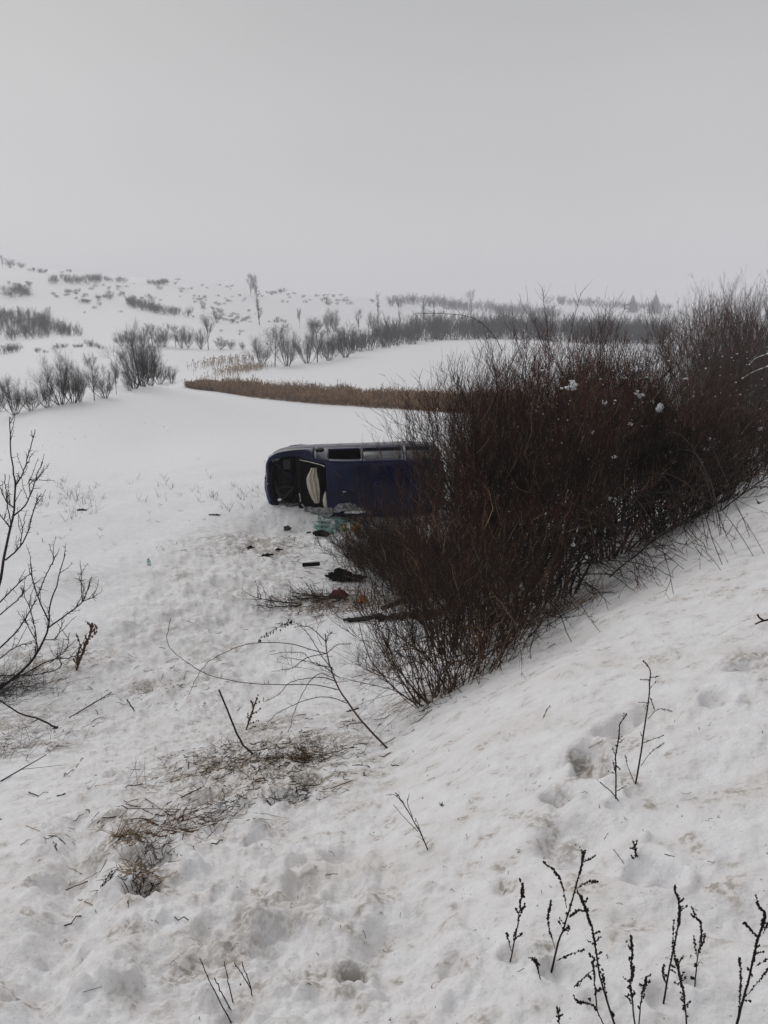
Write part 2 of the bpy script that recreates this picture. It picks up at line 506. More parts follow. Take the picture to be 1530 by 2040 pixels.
def tubes(P, Rr, S=3):
    n, k, _ = P.shape
    T = np.gradient(P, axis=1); T = nrm(T)
    mean = nrm(P[:, -1] - P[:, 0] + 1e-6)
    ax = np.argmin(np.abs(mean), axis=1)
    ref = np.eye(3)[ax][:, None, :]
    n1 = nrm(np.cross(T, np.broadcast_to(ref, T.shape))); n2 = np.cross(T, n1)
    an = np.arange(S) * 2 * PI / S
    ring = n1[:, :, None] * np.cos(an)[None, None, :, None] + n2[:, :, None] * np.sin(an)[None, None, :, None]
    v = P[:, :, None] + ring * Rr[:, :, None, None]
    idx = np.arange(n * k * S).reshape(n, k, S)
    a = idx[:, :-1]; b = idx[:, 1:]
    f = np.stack([a, np.roll(a, -1, 2), np.roll(b, -1, 2), b], -1).reshape(-1, 4)
    return v.reshape(-1, 3), f

def grow(rng, start, d, length, r0, K=5, wob=.15, up=0.0, tip=.25):
    n = len(start)
    P = np.zeros((n, K, 3)); P[:, 0] = start
    d = nrm(d)
    st = (np.broadcast_to(length, n) / (K - 1))[:, None]
    for k in range(1, K):
        d = nrm(d + rng.normal(0, wob, (n, 3)) + np.array([0, 0, up]))
        P[:, k] = P[:, k - 1] + d * st
    t = np.linspace(0, 1, K)
    Rr = np.broadcast_to(r0, n)[:, None] * (1 - (1 - tip) * t)[None]
    return P, Rr

def kids(rng, P, Rr, m, t0=.25, t1=1.0, ang=(25, 60), bias=(0, 0, 0)):
    """m children per parent: starts, directions, parent radius there, t"""
    n, K, _ = P.shape
    i = np.repeat(np.arange(n), m)
    t = rng.uniform(t0, t1, len(i))
    f = t * (K - 1); k = np.minimum(f.astype(int), K - 2); fr = (f - k)[:, None]
    s = P[i, k] * (1 - fr) + P[i, k + 1] * fr
    T = nrm(P[i, k + 1] - P[i, k])
    pr = nrm(np.cross(T, rng.normal(0, 1, T.shape)))
    a = np.radians(rng.uniform(*ang, len(i)))[:, None]
    d = nrm(T * np.cos(a) + pr * np.sin(a) + np.array(bias))
    return s, d, Rr[i, k], t

def catmull(pts, K):
    pts = np.asarray(pts, float)
    if len(pts) == 2:
        return pts[0] + (pts[1] - pts[0]) * np.linspace(0, 1, K)[:, None]
    p = np.vstack([2 * pts[0] - pts[1], pts, 2 * pts[-1] - pts[-2]])
    n = len(pts) - 1; o = []
    for u in np.linspace(0, n - 1e-6, K):
        i = int(u); t = u - i
        a, b, c, d = p[i], p[i + 1], p[i + 2], p[i + 3]
        o.append(.5 * ((2 * b) + (-a + c) * t + (2 * a - 5 * b + 4 * c - d) * t * t + (-a + 3 * b - 3 * c + d) * t ** 3))
    return np.array(o)
# ------------------------------------------------------------------ the snow-covered ground, one sheet
def build_ground():
    fine = np.radians(np.linspace(-30.5, 30.5, 540))
    co = np.radians(np.concatenate([np.linspace(-180, -34, 44), np.linspace(34, 180, 44)[:-1]]))
    th = np.sort(np.concatenate([fine, co]))
    rr = np.concatenate([[.02, .15, .35, .6], np.geomspace(.9, 30, 420), np.geomspace(30.6, 2000, 170)])
    TH, RR = np.meshgrid(th, rr)
    x = RR * np.sin(TH); y = RR * np.cos(TH)
    z = np.zeros_like(x)
    for k in range(0, len(rr), 80):
        z[k:k + 80] = full_h(x[k:k + 80], y[k:k + 80])
    nr, nc = x.shape
    idx = np.arange(nr * nc).reshape(nr, nc)
    nx = np.roll(idx, -1, 1)
    f = np.stack([idx[:-1], nx[:-1], nx[1:], idx[1:]], -1).reshape(-1, 4)[:, ::-1]
    me = raw_mesh('snowy_ground', np.stack([x, y, z], -1).reshape(-1, 3), [f], M['snow'])
    s = V[0] * x + V[1] * y; r = RR
    c = churn(x, y)
    nzv = fbm(x * 1.3, y * 1.3, 81, 4)
    grey = np.clip(sstep(7.5, 1.5, s) * .85 * sstep(30, 14, r) + .8 * c * sstep(30, 20, r) + .25 * nzv * sstep(9, 4, s), 0, 1)
    dirt = np.zeros_like(x)
    for px, py, rad, am in [(560, 1500, .75, 1.), (470, 1530, .65, .95), (600, 1560, .5, 1.), (520, 1450, .5, .85), (420, 1600, .45, .7), (640, 1470, .4, .8), (80, 1330, .9, .9), (40, 1440, .7, .8), (150, 1310, .5, .6), (60, 1500, .5, .6), (290, 1690, .28, .8), (290, 1775, .1, 1.),
                            (330, 1640, .35, .7), (250, 1640, .2, .6), (560, 1590, .3, .6), (520, 1085, 1.1, .8), (500, 1060, .9, .6), (560, 1100, .6, .8), (450, 1070, .8, .5), (600, 1200, .8, .75), (700, 1195, .7, .8),
                            (640, 1215, .6, .6), (850, 1385, .5, .8), (760, 1340, .45, .75), (800, 1400, .3, .5), (950, 1340, .5, .5), (1110, 1585, .07, .7), (1170, 1500, .09, .7), (1185, 1525, .08, .6), (1135, 1660, .1, .35), (1500, 1320, .2, .4),
                            (600, 1795, .08, .5), (703, 1943, .07, 1.), (390, 1360, .5, .4), (280, 1375, .35, .6), (700, 1440, .3, .5), (900, 1010, 2, .7), (800, 1110, 1.5, .8), (1000, 1250, .8, .7), (1100, 1180, .9, .6), (1340, 1050, 1, .4), (500, 1660, .12, .6),
                            (430, 1300, .5, .4), (470, 1180, .6, .4), (390, 1240, .5, .35), (350, 1150, .5, .3), (560, 1160, .6, .45), (300, 1260, .5, .35), (620, 1140, .5, .45), (420, 1930, .2, .3), (540, 1830, .25, .3), (160, 1160, .6, .3)]:
        p = hit(px, py)
        q = np.hypot(x - p[0], y - p[1]) / rad
        dirt = np.maximum(dirt, am * np.exp(-q ** 2 * 1.2))
    dirt = np.clip(dirt * (1 + .7 * fbm(x * 2.4, y * 2.4, 91, 3)), 0, 1)
    for nm, arr in (('grey', grey), ('dirt', dirt)):
        at_ = me.attributes.new(nm, 'FLOAT', 'POINT')
        at_.data.foreach_set('value', arr.ravel().astype(np.float32))
    o = link('snowy_ground', me)
    tag(o, 'snow covered road bank, fields and rolling hill', None, None, 'structure')
    return float(z.min()), float(z.max())
ZMIN, ZMAX = build_ground()

# ------------------------------------------------------------------ haze
def build_haze():
    lo = ZMIN - 1.0; hi = ZMAX + 26
    g = Geo(); g.box((0, 0, (lo + hi) / 2), (4300, 4300, hi - lo))
    m = bpy.data.materials.new('winter_haze'); m.use_nodes = True
    t = m.node_tree; t.nodes.clear()
    o_ = t.nodes.new('ShaderNodeOutputMaterial'); v = t.nodes.new('ShaderNodeVolumePrincipled')
    v.inputs['Color'].default_value = (.95, .955, 1.0, 1)
    v.inputs['Density'].default_value = HAZE
    t.links.new(v.outputs[0], o_.inputs['Volume'])
    o = g.obj('haze', m, smooth=False)
    tag(o, 'thin pale winter haze over the valley', None, None, 'stuff')
HAZE = .00072
build_haze()
# ------------------------------------------------------------------ the overturned car
def pl(x, xs, ys):                                   # smooth interpolation of a station table (monotone Hermite)
    xs = np.asarray(xs, float); ys = np.asarray(ys, float)
    h = np.diff(xs); d = np.diff(ys) / h
    m_ = np.zeros_like(ys); m_[0] = d[0]; m_[-1] = d[-1]
    for i in range(1, len(xs) - 1):
        m_[i] = 0 if d[i - 1] * d[i] <= 0 else 2 * d[i - 1] * d[i] / (d[i - 1] + d[i])
    x = np.clip(x, xs[0], xs[-1])
    i = np.clip(np.searchsorted(xs, x) - 1, 0, len(xs) - 2)
    t = (x - xs[i]) / h[i]
    return (2 * t ** 3 - 3 * t ** 2 + 1) * ys[i] + (t ** 3 - 2 * t ** 2 + t) * h[i] * m_[i] + (-2 * t ** 3 + 3 * t ** 2) * ys[i + 1] + (t ** 3 - t ** 2) * h[i] * m_[i + 1]

def build_car():
    blue = mat('navy_car_paint', (.0016, .0040, .032), .16, noise=.45, nscale=2.6, spec=.2)
    black = mat('black_trim', (.008, .008, .009), .55)
    inner = mat('cabin_black', (.006, .006, .0065), .95, spec=.15)
    glass = mat('tinted_glass', (.045, .048, .052), .10, spec=.6)
    lamp = mat('lamp_glass', (.5, .5, .52), .2)
    red = mat('tail_lamp', (.25, .015, .015), .25)
    cloth = mat('airbag_cloth', (.50, .46, .38), .9, noise=.15, nscale=8, bump=.5)
    metal = mat('bare_metal', (.25, .25, .25), .4, metal=.7, noise=.4, nscale=14)
    grey = mat('engine_grey', (.006, .006, .0065), .7, noise=.6, nscale=14, spec=.1)
    rub = mat('tyre_rubber', (.012, .012, .012), .9)
    scuff = mat('pale_edge_trim', (.42, .41, .38), .7, noise=.5, nscale=12)

    root = thing('crashed_car', 'dark blue minivan lying on its side in the snow with its windscreen gone', 'car')
    XS = [-2.30, -2.24, -2.1, -1.8, -1.2, -.4, .2, .5, .8, 1.1, 1.38, 1.6, 1.9, 2.1, 2.22, 2.30]
    tb = dict(
        zb=[.45, .34, .24, .20, .19, .19, .19, .19, .19, .19, .19, .19, .20, .23, .28, .36],
        belt=[.86, .95, 1.0, 1.02, 1.0, .98, .97, .97, .96, .95, .93, .91, .85, .78, .70, .62],
        top=[.98, 1.22, 1.50, 1.66, 1.71, 1.72, 1.69, 1.63, 1.46, 1.23, 1.02, .99, .93, .87, .79, .69],
        w=[.66, .78, .86, .895, .905, .905, .905, .905, .905, .905, .90, .885, .835, .73, .58, .34],
        wr=[.52, .60, .64, .64, .645, .65, .655, .66, .68, .715, .75, .755, .72, .63, .49, .28])
    cuts = [-2.02, -1.98, -1.38, -1.30, -1.26, -.44, -.36, -.28, -.22, .60, .66, 1.34, 1.40, 1.46, 2.12, 2.16]
    xs = np.unique(np.round(np.concatenate([np.linspace(-2.30, 2.30, 70), np.array(cuts)]), 3))
    xs = xs[np.concatenate([[True], np.diff(xs) > .012])]
    q = {k: pl(xs, XS, v) for k, v in tb.items()}
    rings = []
    for i, x in enumerate(xs):
        zb, be, to, W, wr = (q[k][i] for k in ('zb', 'belt', 'top', 'w', 'wr'))
        pts = [(0, zb), (.5 * W, zb), (.86 * W, zb + .01), (.95 * W, zb + .06), (.985 * W, zb + .16), (W, zb + .45 * (be - zb)), (.996 * W, zb + .72 * (be - zb)), (.985 * W, be - .07), (.97 * W, be)]
        y0, z0 = .965 * W, be + .012; y1, z1 = wr + .012, to - .075 * min(1, (to - be) / .3)
        for t in (0, .12, .25, .5, .75, .88, 1):
            pts.append((y0 + (y1 - y0) * t + .03 * math.sin(PI * t) * min(1, (to - be) / .4), z0 + (z1 - z0) * t))
        for yy, zz in ((.985, .55), (.94, .25), (.88, .1)):
            pts.append((wr * yy, to - .05 * zz * min(1, (to - be) / .2) - .02 * .8))
        for t in np.linspace(.82, 0, 8):
            pts.append((wr * t, to - .028 * t * t))
        rings.append(pts)
    Rg = np.array(rings)                                          # (nx, nh, 2)
    nh = Rg.shape[1]
    half = np.concatenate([np.repeat(xs[:, None, None], nh, 1), Rg], 2)    # x, y, z
    other = half[:, ::-1][:, 1:-1] * np.array([1, -1, 1])
    G = np.concatenate([half, other], 1)                          # y>0 first (left side, down), then y<0
    nx, nr = G.shape[:2]
    # crush on the lower front corner and roof dents
    def crush(Pn):
        Pn = Pn.copy()
        x, y, z = Pn[..., 0], Pn[..., 1], Pn[..., 2]
        n = noise2(x * 3.1 + y * 2, z * 3.3 - y, 5); n2 = noise2(x * 7 + z * 3, y * 7, 6)
        k = sstep(.3, .95, y) * sstep(-.6, .9, x)
        Pn[..., 2] += k * (.09 * n + .04 * n2 - .05); Pn[..., 1] += k * (.05 * n - .05)
        kr = sstep(1.4, 1.62, z)
        Pn[..., 2] += kr * (.026 * noise2(x * 1.5, y * 1.9, 8) + .009 * noise2(x * 5, y * 5, 9))
        Pn[..., 1] += .20 * sstep(1.0, 1.9, x) * sstep(.15, .75, y) * (1 - .45 * sstep(2.1, 2.3, x))
        kn = sstep(1.7, 2.3, x)
        Pn[..., 0] += kn * (.05 * noise2(y * 2.5, z * 3, 12) - .04 * sstep(0, .9, y))
        return Pn
    G = crush(G)
    idx = np.arange(nx * nr).reshape(nx, nr)
    xm = .5 * (xs[:-1] + xs[1:])
    jm = np.arange(nr)
    hj = np.where(jm < nh - 1, jm, 2 * (nh - 1) - 1 - jm)         # half index of the strip
    side = np.where(jm < nh - 1, 1, -1)                           # +1 = left (down), -1 = right (up)
    XM, HJ = np.meshgrid(xm, hj, indexing='ij'); SD = np.broadcast_to(side, XM.shape)
    GHs = (HJ >= 10) & (HJ <= 13)                                 # window band
    TOPs = HJ >= 18
    def rngx(a, b): return (XM > a) & (XM < b)
    win_f = GHs & rngx(-.22, .60); win_r = GHs & rngx(-1.26, -.36 + .08); win_q = GHs & rngx(-2.0, -1.38)
    ws = (HJ >= 17) & rngx(.66, 1.34)
    bay = (HJ >= 16) & rngx(1.46, 2.16)
    tri = GHs & rngx(.66, 1.05) & (HJ <= 12)
    removed = win_f | win_r | win_q | ws | bay
    quads = np.stack([idx[:-1], np.roll(idx, -1, 1)[:-1], np.roll(idx, -1, 1)[1:], idx[1:]], -1)
    def sub(mask, name, m_, off=0., parent=root, solid=.0, smooth=True, zoff=None):
        fs = quads[mask]
        u, inv = np.unique(fs, return_inverse=True)
        v = G.reshape(-1, 3)[u].copy()
        if off:
            ctr = np.array([0, 0, .95]); d = v - ctr; d[:, 0] = 0
            v = v - nrm(d) * off
        me = raw_mesh(name, v, [inv.reshape(-1, 4)], m_, smooth=smooth)
        o = link(name, me, parent)
        if solid:
            sm = o.modifiers.new('thick', 'SOLIDIFY'); sm.thickness = solid; sm.offset = 1.0
            if isinstance(m_, list) and len(m_) > 1:
                sm.material_offset = 1; sm.material_offset_rim = 0
        return o
    # panels of the right (upper) side are doors; the rest is the shell
    low = (HJ >= 3)
    door_f = (SD < 0) & low & (HJ < 16) & rngx(-.28, .95) & ~removed
    door_r = (SD < 0) & low & (HJ < 16) & rngx(-1.30, -.28) & ~removed
    cowl = (HJ >= 16) & rngx(1.34, 1.46)
    shell = ~(removed | door_f | door_r | cowl)
    sub(cowl, 'cowl', inner, solid=.02)
    caps = []
    sub(shell, 'body', [blue, inner], solid=.028)
    d1 = sub(door_f, 'door', [blue, inner], off=-.004, solid=.03)
    d2 = sub(door_r, 'door', [blue, inner], off=-.004, solid=.03)
    for d_, xc in ((d1, -.10), (d2, -1.12)):
        g = Geo(); g.box((xc, -.915, .86), (.2, .035, .035)); h_ = g.obj('handle', black, d_)
        bv = h_.modifiers.new('b', 'BEVEL'); bv.width = .01; bv.segments = 2
    # glass: right side front is gone, the others are there
    for msk in (win_r & (SD < 0), win_q & (SD < 0), win_q & (SD > 0), win_r & (SD > 0)):
        sub(msk, 'side_window', glass, off=.010)
    # nose and tail closures
    for e, nm in ((0, 'tailgate'), (nx - 1, 'front_bumper')):
        g = Geo(); ring = G[e]; c = ring.mean(0) + np.array([(-.03 if e == 0 else .05), 0, 0])
        mid = .5 * (ring + c) + np.array([(-.02 if e == 0 else .035), 0, 0])
        v = np.vstack([ring, mid, c[None]])
        f4 = [(i, (i + 1) % nr, nr + (i + 1) % nr, nr + i) for i in range(nr)]
        f3 = [(nr + i, nr + (i + 1) % nr, 2 * nr) for i in range(nr)]
        g.add(v, f4); g.f.append(np.array(f3)); g.m.append(np.zeros(nr, int))
        g.obj(nm, blue if e == 0 else black, root)
    # rear window and lamps on the tail
    g = Geo(); g.box((-2.27, 0, 1.16), (.03, 1.1, .34), rot=Matrix.Rotation(R(-18), 3, 'Y')); g.obj('rear_window', glass, root, False)
    for s in (-1, 1):
        g = Geo(); g.box((-2.26, s * .74, 1.06), (.07, .12, .42)); o = g.obj('tail_lamp', red, root)
        o.modifiers.new('b', 'BEVEL').width = .02
        g = Geo(); g.blob((2.05, s * .68, .70), (.17, .11, .10), 14, 9, 0); g.obj('headlamp', lamp, root)
    # engine bay: tub, engine, battery, strut tops, crossbar
    g = Geo()
    tub = [(1.44, -.75, .93), (1.44, .75, .93), (2.16, .54, .78), (2.16, -.54, .78)]
    v = np.array(tub + [(a, b * .97, .45) for a, b, _ in tub])
    g.add(v, [(4, 5, 6, 7), (0, 1, 5, 4), (1, 2, 6, 5), (2, 3, 7, 6), (3, 0, 4, 7)]); g.obj('engine_bay', inner, root, False)
    g = Geo(); g.box((1.78, .02, .66), (.36, .66, .24), jit=.01); g.box((1.74, .05, .80), (.22, .5, .06), jit=.008, seed=2)
    for k in range(4): g.box((1.76, -.18 + k * .14, .84), (.16, .07, .03))
    o = g.obj('engine', grey, root, False); o.modifiers.new('b', 'BEVEL').width = .015
    g = Geo(); g.box((1.72, -.52, .72), (.2, .26, .2)); o = g.obj('battery', black, root, False); o.modifiers.new('b', 'BEVEL').width = .01
    for s in (-1, 1):
        a = np.linspace(0, 2 * PI, 13)[:-1]
        P = np.array([[(1.58, s * .62, .70), (1.58, s * .62, .84)]]); g = Geo(); g.tubes(P, np.array([[.08, .06]]), 12, cap=True); g.obj('strut_mount', grey, root)
    hoses = Geo()
    rng = np.random.default_rng(4)
    for k in range(7):
        y0 = rng.uniform(-.5, .6); p = catmull([(1.5, y0, .8), (1.62, y0 + rng.uniform(-.2, .2), .9), (1.9, y0 + rng.uniform(-.3, .3), .84), (2.08, y0 + rng.uniform(-.2, .2), .72)], 10)
        hoses.tubes(p[None], np.full((1, 10), .016), 6)
    hoses.obj('hose', black, root)
    g = Geo(); g.tubes(catmull([(2.04, -.6, .84), (1.86, -.42, .94), (1.5, -.12, 1.0)], 12)[None], np.full((1, 12), .016), 6); g.obj('bonnet_stay', blue, root)
    g = Geo(); g.tubes(catmull([(2.02, -.62, .82), (2.13, -.3, .82), (2.14, .1, .82), (2.1, .4, .78), (2.0, .62, .76)], 16)[None], np.full((1, 16), .035), 6); g.obj('radiator_bar', grey, root)
    # dashboard, wheel, seats, airbag, floor
    g = Geo()
    pr = [(1.42, .96), (1.1, 1.0), (.82, .96), (.76, .82), (.86, .55), (1.4, .5)]
    v = np.array([(a, s * .72, b) for s in (-1, 1) for a, b in pr]); n = len(pr)
    g.add(v, [(i, (i + 1) % n, n + (i + 1) % n, n + i) for i in range(n)]); o = g.obj('dashboard', inner, root, False); o.modifiers.new('b', 'BEVEL').width = .03
    for s in (-1, 1):
        g = Geo(); g.box((.15, s * .38, .52), (.5, .48, .16)); g.box((-.16, s * .38, .88), (.14, .46, .66), rot=Matrix.Rotation(R(-14), 3, 'Y')); g.box((-.3, s * .38, 1.3), (.1, .26, .2))
        o = g.obj('seat', inner, root); bv = o.modifiers.new('b', 'BEVEL'); bv.width = .05; bv.segments = 3
    g = Geo(); g.box((-1.2, 0, .8), (.16, 1.3, .8), rot=Matrix.Rotation(R(-12), 3, 'Y')); g.box((-.9, 0, .5), (.5, 1.3, .16)); o = g.obj('rear_seat', inner, root); bv = o.modifiers.new('b', 'BEVEL'); bv.width = .05; bv.segments = 2
    a = np.linspace(0, 2 * PI, 25)
    P = np.stack([.78 + .1 * np.sin(a) * .4, .38 + .19 * np.cos(a), 1.0 + .17 * np.sin(a)], -1)
    g = Geo(); g.tubes(P[None], np.full((1, 25), .016), 6); g.obj('steering_wheel', black, root)
    # the burst airbag hangs limp through the windscreen opening
    nu, nv = 26, 40
    uu, vv = np.meshgrid(np.linspace(0, 1, nu), np.linspace(0, 1, nv), indexing='xy')
    yy = -.50 + vv * .88
    wid = .035 + .125 * np.sin(PI * np.clip(.18 + vv * .80, 0, 1)) ** .7 * (.5 + .5 * sstep(0, .35, vv))
    xc = 1.02 - .04 * vv - .10 * (vv - .5) ** 2 + .06 * sstep(.0, .35, vv) * (1 - vv)
    xx = xc + (uu - .5) * 2 * wid
    zz = 1.29 + .035 * np.sin(uu * 17 + 2.5 * vv) * (1 - .6 * vv) + .05 * np.sin(PI * uu) + .02 * noise2(uu * 6, vv * 5, 4) - .06 * (xx - 1.0)
    id2 = np.arange(nu * nv).reshape(nv, nu)
    f = np.stack([id2[:-1, :-1], id2[:-1, 1:], id2[1:, 1:], id2[1:, :-1]], -1).reshape(-1, 4)
    me = raw_mesh('airbag', np.stack([xx, yy, zz], -1).reshape(-1, 3), [f], cloth); o = link('airbag', me, root)
    sm = o.modifiers.new('t', 'SOLIDIFY'); sm.thickness = .012
    # roof lining torn loose along the windscreen header, pale
    def onroof(x, y, dz=0.):
        to = pl(np.array([x]), XS, tb['top'])[0]; wr = pl(np.array([x]), XS, tb['wr'])[0]
        p = np.array([x, y, to - .028 * (y / wr) ** 2 + dz])
        return crush(p[None])[0]
    g = Geo()
    a_ = np.array([onroof(.70 - .02 * t, .05 + t * .55, -.015) for t in np.linspace(0, 1, 14)])
    b_ = a_ + np.array([.10, 0, -.06])[None] * np.sin(PI * np.linspace(0.05, .95, 14))[:, None]
    v = np.vstack([a_, b_]); g.add(v, [(i, i + 1, 15 + i, 14 + i) for i in range(13)]); o = g.obj('torn_headlining', cloth, root); o.modifiers.new('t', 'SOLIDIFY').thickness = .012
    # pale seal left round the opening
    def strip(name, pts, r_, m_):
        g = Geo(); P = catmull(pts, 16); g.tubes(P[None], np.full((1, 16), r_), 5); return g.obj(name, m_, root)
    strip('windscreen_seal', [(1.36, -.66, 1.055), (1.1, -.635, 1.23), (.82, -.60, 1.45), (.70, -.57, 1.55)], .014, scuff)
    strip('windscreen_seal', [(1.42, .18, 1.03), (1.40, .34, 1.03), (1.41, .40, 1.02)], .016, scuff)
    strip('windscreen_seal', [(1.37, .45, 1.04), (1.30, .58, 1.0), (1.22, .72, .98)], .022, scuff)
    # roof seams, antenna, rails, mirror
    for y in (-.42, -.14, .14, .42):
        strip('roof_seam', [onroof(x, y, -.002) for x in (.45, -.3, -1.0, -1.9)], .007, black)
    g = Geo(); p = onroof(.22, .03, .01); g.blob(p, (.07, .025, .022), 10, 7, .05); g.obj('antenna_base', scuff, root)
    for s in (-1, 1):
        strip('door_seam', [(-.28, s * .66, 1.62), (-.28, s * .80, 1.3), (-.28, s * .885, 1.0), (-.28, s * .908, .6)], .005, black)
    for xa, xb in ((.5, .2), (-.30, -.42), (-.55, -.8)):
        strip('door_rail', [(xa, -.915, .62), ((xa + xb) / 2, -.93, .64), (xb, -.915, .62)], .016, black)
    g = Geo(); g.blob((.84, -.90, 1.05), (.13, .045, .07), 12, 8, .15); g.tubes(np.array([[(1.0, -.84, .98), (.93, -.88, 1.02)]]), np.array([[.025, .025]]), 6); g.obj('wing_mirror', black, root)
    # wheels, on the far side of the car from here
    for x in (1.42, -1.42):
        for s in (-1, 1):
            c = np.array([x, s * .78, .31])
            wh = thing('wheel', None, None); wh.parent = root
            prof = [(.20, -.09), (.29, -.1), (.315, -.07), (.32, 0), (.315, .07), (.29, .1), (.20, .09)]
            th = np.linspace(0, 2 * PI, 25)[:-1]
            v = np.array([(c[0] + r_ * math.cos(t), c[1] + h_, c[2] + r_ * math.sin(t)) for t in th for r_, h_ in prof]); k = len(prof)
            g = Geo(); g.add(v, [(i * k + j, ((i + 1) % 24) * k + j, ((i + 1) % 24) * k + j + 1, i * k + j + 1) for i in range(24) for j in range(k - 1)]); g.obj('tyre', rub, wh)
            g = Geo()
            v = np.array([(c[0] + r_ * math.cos(t), c[1] + h_, c[2] + r_ * math.sin(t)) for t in th for r_, h_ in ((.205, s * .08), (.17, s * .06), (.05, s * .075), (.001, s * .078))])
            g.add(v, [(i * 4 + j, ((i + 1) % 24) * 4 + j, ((i + 1) % 24) * 4 + j + 1, i * 4 + j + 1) for i in range(24) for j in range(3)]); g.obj('rim', metal, wh)
    # crumpled lower pillar and sill pushed out towards the camera, with snow on it
    g = Geo()
    nu, nv = 40, 9
    us = np.linspace(0, 1, nu); P = []
    for u in us:
        for k in range(nv):
            t = k / (nv - 1)
            x = 1.3 - u * 1.75; z = 1.14 + .60 * sstep(0, .55, u) + .05 * t
            y = .62 - .12 * sstep(.35, .6, u) * sstep(1.0, .7, u) + .10 * math.sin(u * 2.6) * -1 + (t - .5) * .22 * (1 - .5 * u)
            P.append((x, y, z))
    P = np.array(P)
    P[:, 2] += .06 * noise2(P[:, 0] * 6, P[:, 1] * 9, 3) + .03 * noise2(P[:, 0] * 15, P[:, 1] * 15, 4)
    P[:, 1] += .05 * noise2(P[:, 0] * 5 + 3, P[:, 1] * 7, 13)
    i2 = np.arange(nu * nv).reshape(nu, nv)
    f = np.stack([i2[:-1, :-1], i2[:-1, 1:], i2[1:, 1:], i2[1:, :-1]], -1).reshape(-1, 4)
    g.add(P, f); o = g.obj('crumpled_pillar', mat('scraped_metal', (.16, .16, .165), .6, noise=.95, nscale=11, bump=.8), root); o.modifiers.new('t', 'SOLIDIFY').thickness = .02
    strip('bent_trim', [(1.35, .62, 1.1), (1.0, .66, 1.27), (.7, .62, 1.52), (.4, .56, 1.66), (.1, .66, 1.78), (-.25, .86, 1.76)], .022, black)
    # place: nose to the left, roof towards the camera, right-hand side up
    m_ = Matrix(((-1, 0, 0), (0, 0, -1), (0, -1, 0))).to_4x4()
    yaw = Matrix.Rotation(R(CAR_YAW), 4, 'Z'); roll = Matrix.Rotation(R(CAR_ROLL), 4, 'X'); pit = Matrix.Rotation(R(CAR_PITCH), 4, 'Y')
    root.matrix_world = Matrix.Translation(CAR_LOC) @ yaw @ roll @ pit @ m_ @ Matrix.Diagonal((CAR_SCALE * .95, CAR_SCALE, CAR_SCALE, 1))
    return root
CAR_YAW, CAR_ROLL, CAR_PITCH = 2.0, 0.5, -1.6
CAR_LOC = (-.84, 21.4, .745)
CAR_SCALE = 1.06
CAR = build_car()
bpy.context.view_layer.update()
def car_pt(x, y, z):
    return np.array(CAR.matrix_world @ Vector((x, y, z)))
